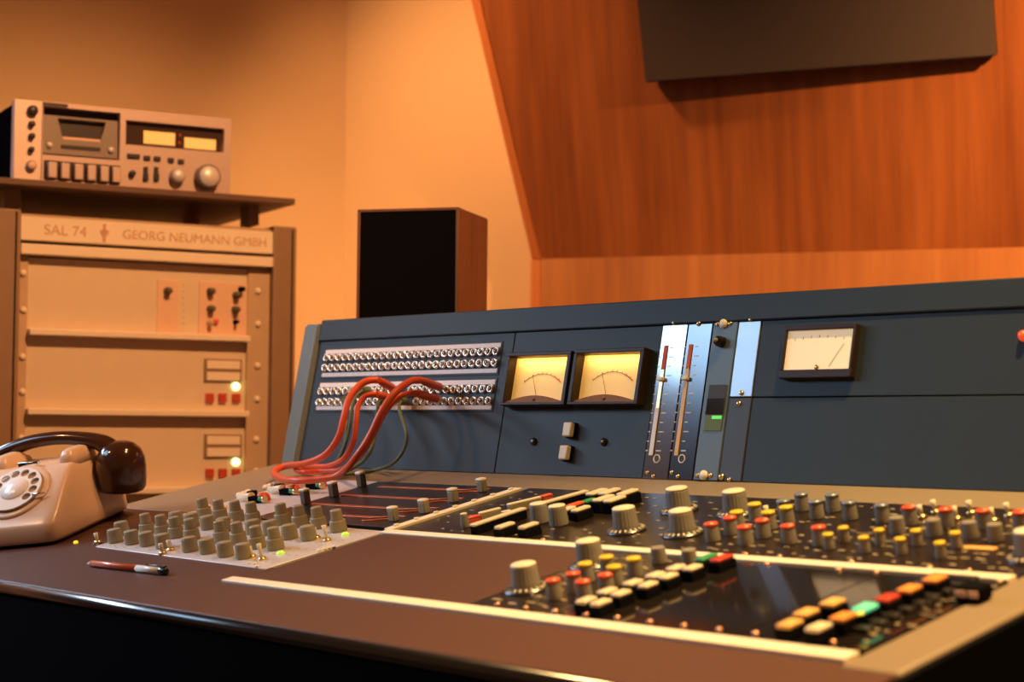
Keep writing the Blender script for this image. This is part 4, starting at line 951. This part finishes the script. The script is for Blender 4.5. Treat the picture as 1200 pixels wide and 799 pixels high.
# the units: each a panel with a protruding lip at its foot
l1 = (rk(33, 385.5)[1] + rk(291, 393)[1]) / 2; l2 = (rk(33, 478)[1] + rk(291, 481.5)[1]) / 2; l3 = rk(160, 571)[1]
lt = 0.012
bounds = [(z4 - 0.003, l1), (l1 - lt, l2), (l2 - lt, l3), (l3 - lt, l3 - lt - 0.17), (l3 - 2 * lt - 0.17, l3 - lt * 2 - 0.34)]
units = []
for i, (zt_, zb) in enumerate(bounds):
    mm = MB(); mm.box(aUL, aUR, zb - 0.002, zt_, -0.05, -0.012, 0.001); u_ = rpart('rack_unit', mm, M['rack_face'])
    mm = MB(); mm.box(aUL, aUR, zb - lt, zb, -0.05, 0.014, 0.002); rpart('unit_lip', mm, M['rack_light'], u_)
    units.append(u_)
RF = -0.012
# first unit: plates and knobs
u_ = units[0]
pa0, pa1 = rk(184, 350, RF)[0], rk(209, 350, RF)[0]
mm = MB(); mm.box(pa0, pa1, l1 + 0.001, rk(196, 328, RF)[1], RF - .002, RF + 0.002, 0.0005); rpart('module_plate', mm, M['rack_plate'], u_)
pc0, pc1 = rk(233, 350, RF)[0], rk(290, 350, RF)[0]
mm = MB(); mm.box(pc0, pc1, l1 + 0.001, rk(262, 331, RF)[1], RF - .002, RF + 0.002, 0.0005); rpart('module_plate', mm, M['rack_plate'], u_)
def rknob(par, px, py, r, h, mt, nm='rack_knob'):
    a, b = rk(px, py, RF); Mx = RACK.at(a, b, RF)
    mm = MB(); mm.lathe([(0, 0), (r, 0), (r, h * 0.2), (r * 0.85, h * 0.3), (r * 0.8, h * 0.9), (r * 0.6, h), (0, h)], 18); return rpart(nm, mm, M[mt], par, Mx)
for (x, y, r, mt) in [(195.5, 341, .0075, 'knob_dark'), (246, 341.5, .0075, 'knob_dark'), (246, 362, .0075, 'knob_dark'), (245, 379, .006, 'rack_rail'), (276, 346, .0075, 'knob_dark'), (281.5, 339, .0055, 'black_matt'), (275, 363, .0075, 'knob_dark'), (275, 377.5, .0045, 'black_matt')]:
    rknob(u_, x, y, r, 0.02, mt)
rknob(u_, 252, 376.6, .006, 0.01, 'cap_red', 'rack_button')
mm = MB()
for k in range(7):
    a, b = rk(215, 334 + k * 7.5, RF); mm.lathe([(0, 0), (.0013, 0), (.001, .001), (0, .0012)], 8, (a, b, RF))
o = rpart('indicator_dots', mm, M['rack_text'], u_); o['kind'] = 'stuff'
for ui, dy in ((1, 0), (2, 88.5)):
    u_ = units[ui]
    a0, b1 = rk(239, 420 + dy, RF); a1, b0 = rk(282.5, 448 + dy, RF)
    hh = b1 - b0
    mm = MB(); mm.box(a0, a1, b0, b1, RF - .002, RF + 0.004, 0.001); mt_ = rpart('meter_frame', mm, M['rack_frame'], u_)
    for f0, f1 in ((0.56, 0.92), (0.06, 0.42)):
        mm = MB(); mm.box(a0 + .005, a1 - .004, b0 + hh * f0, b0 + hh * f1, RF + .003, RF + .0055, 0.0008); rpart('meter_window', mm, M['rack_light'], u_)
    for x in (245, 260, 276):
        a, b = rk(x, 466 + dy * 0.995, RF); mm = MB(); mm.box(a - .0078, a + .0078, b - .0085, b + .0085, RF - .001, RF + .008, .0015); rpart('red_button', mm, M['rack_red'], u_)
    a, b = rk(276, 452.8 + dy, RF); mm = MB(); mm.lathe([(0, 0), (.0075, 0), (.0075, .004), (.005, .007), (0, .008)], 16); rpart('indicator_lamp', mm, M['led_rack'], u_, RACK.at(a, b, RF))

# shelf board raised on blocks above the rack
OFF = 0.06
zs0 = (rk(30, 213, OFF)[1] + rk(340, 243.5, OFF)[1]) / 2
zs1 = zs0 + 0.012
aS1 = rk(346, 238, OFF)[0]; aS0 = aOL - 0.06
board = thing('shelf_board', 'dark wooden shelf board raised on blocks above the equipment rack', 'shelf', RACK.at((aS0 + aS1) / 2, zTop + 0.005, -0.2))
mm = MB(); mm.box(aS0, aS1, zs0, zs1, -0.42, OFF, 0.0015); put('board', mm.mesh('board', M['shelf']), RK, board)
ab0, ab1 = rk(292, 248, 0)[0], rk(304, 248, 0)[0]
for (a0, a1) in ((ab0, ab1), (aL + 0.0 - 0.03, aL + 0.0)):
    for (c0, c1_) in ((-0.05, 0.0), (-0.40, -0.35)):
        mm = MB(); mm.box(a0, a1, zTop + 0.0055, zs0 + 0.001, c0, c1_, 0.001); put('block', mm.mesh('block', M['rack_frame']), RK, board)

# ================================================================== CASSETTE DECK on the shelf
CF = 0.035                                              # its front, behind the board's front edge
ck = lambda X, Y: RACK.loc(X / 3.328, 90 + Y / 3.328, CF)
A0 = (ck(58, 70)[0] + ck(50, 378)[0]) / 2; A1 = (ck(905, 178)[0] + ck(895, 460)[0]) / 2
Zb = zs1 + 0.001; Zt = (ck(58, 70)[1] + ck(905, 178)[1]) / 2
cas = thing('cassette_deck', 'silver cassette tape deck with lit meters on the shelf above the rack', 'cassette deck', RACK.at((A0 + A1) / 2, zs1, CF - 0.12))
def cpart(name, mb, mt, parent=cas, Mx=None): return put(name, mb.mesh(name, mt), Mx or RK, parent)
def crect(X0, Y0, X1, Y1):                              # bounding from deck-view coordinates: left, top, right, bottom
    p = ck(X0, Y0); q_ = ck(X1, Y1); return p[0], q_[0], q_[1], p[1]
mm = MB(); mm.box(A0 + .006, A1 - .006, Zb, Zt - .003, CF - 0.26, CF - 0.022, .002); cpart('chassis', mm, M['black_matt'])
aE = ck(165, 200)[0]
mm = MB(); mm.box(A0, aE, Zb, Zt, CF - .020, CF, .002); cpart('end_panel', mm, M['deck_pale'])
# face plate built around the two openings
wx0, wx1 = ck(168, 200)[0], ck(468, 240)[0]; mx0, mx1 = ck(491, 200)[0], ck(874, 250)[0]
wz1 = (ck(170, 108)[1] + ck(468, 147)[1]) / 2; wz0 = (ck(166, 300)[1] + ck(462, 328)[1]) / 2
mz1 = (ck(491, 160)[1] + ck(875, 210)[1]) / 2; mz0 = (ck(491, 262)[1] + ck(872, 297)[1]) / 2
hx = lambda a0, a1, b0, b1: [(a0, b0), (a1, b0), (a1, b1), (a0, b1)]
me = curve_plate('face_plate', hx(aE + .0005, A1, Zb, Zt), [hx(wx0, wx1, wz0, wz1), hx(mx0, mx1, mz0, mz1)], 0.010, M['deck_face'])
fp = put('face_plate', me, RK @ Matrix.Translation((0, 0, CF - 0.010)), cas)
mm = MB(); mm.box(aE + .001, ck(265, 90)[0], Zt - .008, Zt - .0015, CF - .001, CF + .001, .0003); cpart('name_bar', mm, M['deck_dark'])
# cassette well: back, door frame with trapezoid window
mm = MB(); mm.box(wx0 - .003, wx1 + .003, wz0 - .003, wz1 + .003, CF - .024, CF - .021); cpart('cassette_well', mm, M['deck_dark'])
ww, wh = wx1 - wx0, wz1 - wz0
me = curve_plate('cassette_door', hx(wx0 + .002, wx1 - .002, wz0 + .004, wz0 + wh * .84),
    [[(wx0 + ww * .27, wz0 + wh * .36), (wx0 + ww * .76, wz0 + wh * .36), (wx0 + ww * .83, wz0 + wh * .80), (wx0 + ww * .20, wz0 + wh * .80)]], .003, M['deck_mid'])
door = put('cassette_door', me, RK @ Matrix.Translation((0, 0, CF - .012)), cas)
mm = MB(); mm.box(wx0 + ww * .25, wx0 + ww * .76, wz0 + wh * .17, wz0 + wh * .25, CF - .010, CF - .0075, .0004); cpart('door_slot', mm, M['deck_dark'], door)
mm = MB(); mm.box(wx0 + ww * .27, wx0 + ww * .76, wz0 + wh * .36, wz0 + wh * .42, CF - .018, CF - .0088, .0008); cpart('cassette_edge', mm, M['rack_plate'], door)
for f in (.10, .90):
    mm = MB(); mm.lathe([(0, 0), (.006, 0), (.005, .005), (0, .006)], 14); cpart('door_stud', mm, M['silver_rough'], door, RACK.at(wx0 + ww * f, wz0 + wh * .22, CF - .009))
# meter window
mm = MB(); mm.box(mx0 - .003, mx1 + .003, mz0 - .003, mz1 + .003, CF - .024, CF - .012); mw = cpart('meter_window', mm, M['deck_window'])
for (X0, X1, yt, yb, yt2, yb2) in [(567, 690, 205, 255, 218, 268), (727, 850, 230, 272, 245, 287)]:
    a0, a1 = ck(X0, 235)[0], ck(X1, 245)[0]; b1_ = (ck(X0, yt)[1] + ck(X1, yt2)[1]) / 2; b0_ = (ck(X0, yb)[1] + ck(X1, yb2)[1]) / 2
    mm = MB(); mm.box(a0, a1, b0_, b1_, CF - .013, CF - .0105, .0005); cpart('meter_face', mm, M['vu_face'], mw)
for (X, Y) in [(710, 225), (708, 255)]:
    a, b = ck(X, Y); mm = MB(); mm.lathe([(0, 0), (.003, 0), (.0025, .0015), (0, .002)], 10); cpart('indicator_lens', mm, M['red_key'], mw, RACK.at(a, b, CF - .012))
# buttons, switches and knobs
def cbox(name, X, Y, w, h, dpt, mt):
    a, b = ck(X, Y); mm = MB(); mm.box(a - w / 2, a + w / 2, b - h / 2, b + h / 2, CF - .001, CF + dpt, min(w, h) * .15); return cpart(name, mm, M[mt])
for (X, Y, w) in [(520, 310, .024), (572, 317, .013), (612, 320, .013), (665, 326, .012), (705, 331, .012)]: cbox('push_button', X, Y, w, .009, .004, 'deck_dark')
for X in (567, 608): cbox('slide_switch', X, 366, .008, .014, .005, 'deck_dark'); cbox('slide_switch', X, 392, .010, .014, .006, 'deck_dark')
def cknob(X, Y, r, h, mt, nm='control_knob', cap=None):
    a, b = ck(X, Y); Mx = RACK.at(a, b, CF - .0005)
    mm = MB(); mm.lathe([(0, 0), (r, 0), (r * .98, h * .85), (r * .9, h), (0, h)], 28); o = cpart(nm, mm, M[mt], cas, Mx)
    if cap: mm = MB(); mm.lathe([(0, h - .0005), (r * .82, h - .0005), (r * .8, h + .001), (0, h + .001)], 24); cpart('knob_face', mm, M[cap], o, Mx)
    return o
cknob(803, 392, .0235, .022, 'deck_mid', cap='silver_rough'); cknob(687, 388, .014, .018, 'deck_face', cap='silver_rough'); cknob(513, 378, .006, .010, 'deck_dark')
for (X, Y, r, mt, cp) in [(125, 133, .0095, 'deck_dark', None), (122, 185, .0058, 'deck_dark', None), (122, 232, .0058, 'deck_dark', None), (120, 285, .0055, 'deck_dark', None), (120, 347, .009, 'deck_mid', 'rack_plate')]: cknob(X, Y, r, .010, mt, cap=cp)
kz = ck(300, 375)[1]
mm = MB(); mm.box(aE + .004, ck(468, 380)[0], Zb + .004, wz0 - .010, CF - .001, CF + .001, .0004); cpart('key_slot', mm, M['deck_dark'])
for X in (190, 240, 293, 343, 393, 440):
    a = ck(X, 365)[0]; mm = MB(); mm.box(a - .004, a + .012, Zb + .006, wz0 - .014, CF, CF + .014, .002); cpart('piano_key', mm, M['deck_face'])
for a in (A0 + .05, A1 - .05):
    for c0 in (-.05, -.22):
        mm = MB(); mm.cyl(.012, 0, .0015, seg=14); 

# ================================================================== LIGHT
def spot(name, loc, tgt, watt, col, ang, blend=0.4, size=0.05):
    ld = bpy.data.lights.new(name, 'SPOT'); ld.energy = watt; ld.color = col; ld.spot_size = math.radians(ang); ld.spot_blend = blend; ld.shadow_soft_size = size
    o = bpy.data.objects.new(name, ld); COL.objects.link(o); o.location = loc
    o.rotation_euler = (V(tgt) - V(loc)).to_track_quat('-Z', 'Y').to_euler(); return o
def area(name, loc, tgt, watt, col, sx, sy):
    ld = bpy.data.lights.new(name, 'AREA'); ld.energy = watt; ld.color = col; ld.shape = 'RECTANGLE'; ld.size = sx; ld.size_y = sy; ld.spread = math.radians(75)
    o = bpy.data.objects.new(name, ld); COL.objects.link(o); o.location = loc
    o.rotation_euler = (V(tgt) - V(loc)).to_track_quat('-Z', 'Y').to_euler(); return o
WARM = (1.0, 0.47, 0.18); GOLD = (1.0, 0.62, 0.23)
spot('warm_spot', (-2.75, 0.0, 2.3), (-2.25, 1.50, 0.88), 40, (1.0, 0.56, 0.26), 36, 0.9, 0.05)
spot('warm_spot', (-0.70, 1.50, 2.70), (-0.90, 1.40, 0.75), 335, GOLD, 58, 0.9, 0.06)
spot('warm_spot', (-2.80, 1.85, 2.40), (-2.92, 2.58, 1.52), 86, WARM, 70, 1.0, 0.06)
spot('warm_spot', (-0.38, 2.72, 2.25), (-1.10, 3.42, 1.50), 480, (1.0, 0.48, 0.17), 98, 0.8, 0.04)
spot('warm_spot', (-1.0, 1.5, 2.70), (-2.92, 1.80, 1.12), 250, WARM, 45, 0.8, 0.06)
area('cool_light', (-3.25, 0.0, 2.08), (-2.05, 1.5, 0.95), 2.5, (0.45, 0.72, 1.0), 0.75, 0.55)  # unseen cool source, placed to reflect in the level plates
area('cool_light', (-3.50, 0.78, 1.60), (-1.9, 0.95, 0.75), 4.4, (0.60, 0.78, 1.0), 0.80, 0.20)  # added unseen lamp, shaped for the highlight along the nose rail
spot('warm_spot', (-1.6, 1.7, 2.70), (-2.1, 1.4, 0.85), 58, WARM, 45, 0.8, 0.06)
spot('warm_spot', (0.1, 1.0, 2.70), (-0.7, 1.1, 0.75), 110, WARM, 40, 0.9, 0.06)
spot('warm_spot', (-2.2, 0.4, 2.55), (-3.6, 1.6, 1.9), 14, (1.0, 0.35, 0.13), 80, 1.0, 0.06)  # added wide dim fill to lift the top of the left wall
wd = bpy.data.worlds.new('World'); sc.world = wd; wd.use_nodes = True
wd.node_tree.nodes['Background'].inputs[0].default_value = (1.0, 0.42, 0.20, 1); wd.node_tree.nodes['Background'].inputs[1].default_value = 0.15

# ================================================================== CAMERA
cd = bpy.data.cameras.new('camera'); cam = bpy.data.objects.new('camera', cd); COL.objects.link(cam)
cd.sensor_width = 36.0; cd.sensor_fit = 'HORIZONTAL'; cd.lens = F_PX / 1200 * 36.0; cd.clip_start = 0.02
right, down, fwd = (V((R[0][i], R[1][i], R[2][i])) for i in range(3))
m4 = Matrix((right, -down, -fwd)).transposed().to_4x4(); m4.translation = CAM
cam.matrix_world = m4
cd.dof.use_dof = True; cd.dof.focus_distance = 2.42; cd.dof.aperture_fstop = 4.8
sc.camera = cam
sc.view_settings.view_transform = 'Standard'; sc.view_settings.look = 'None'; sc.view_settings.gamma = 1.0; sc.view_settings.exposure = 0.0
sc.view_settings.use_curve_mapping = False
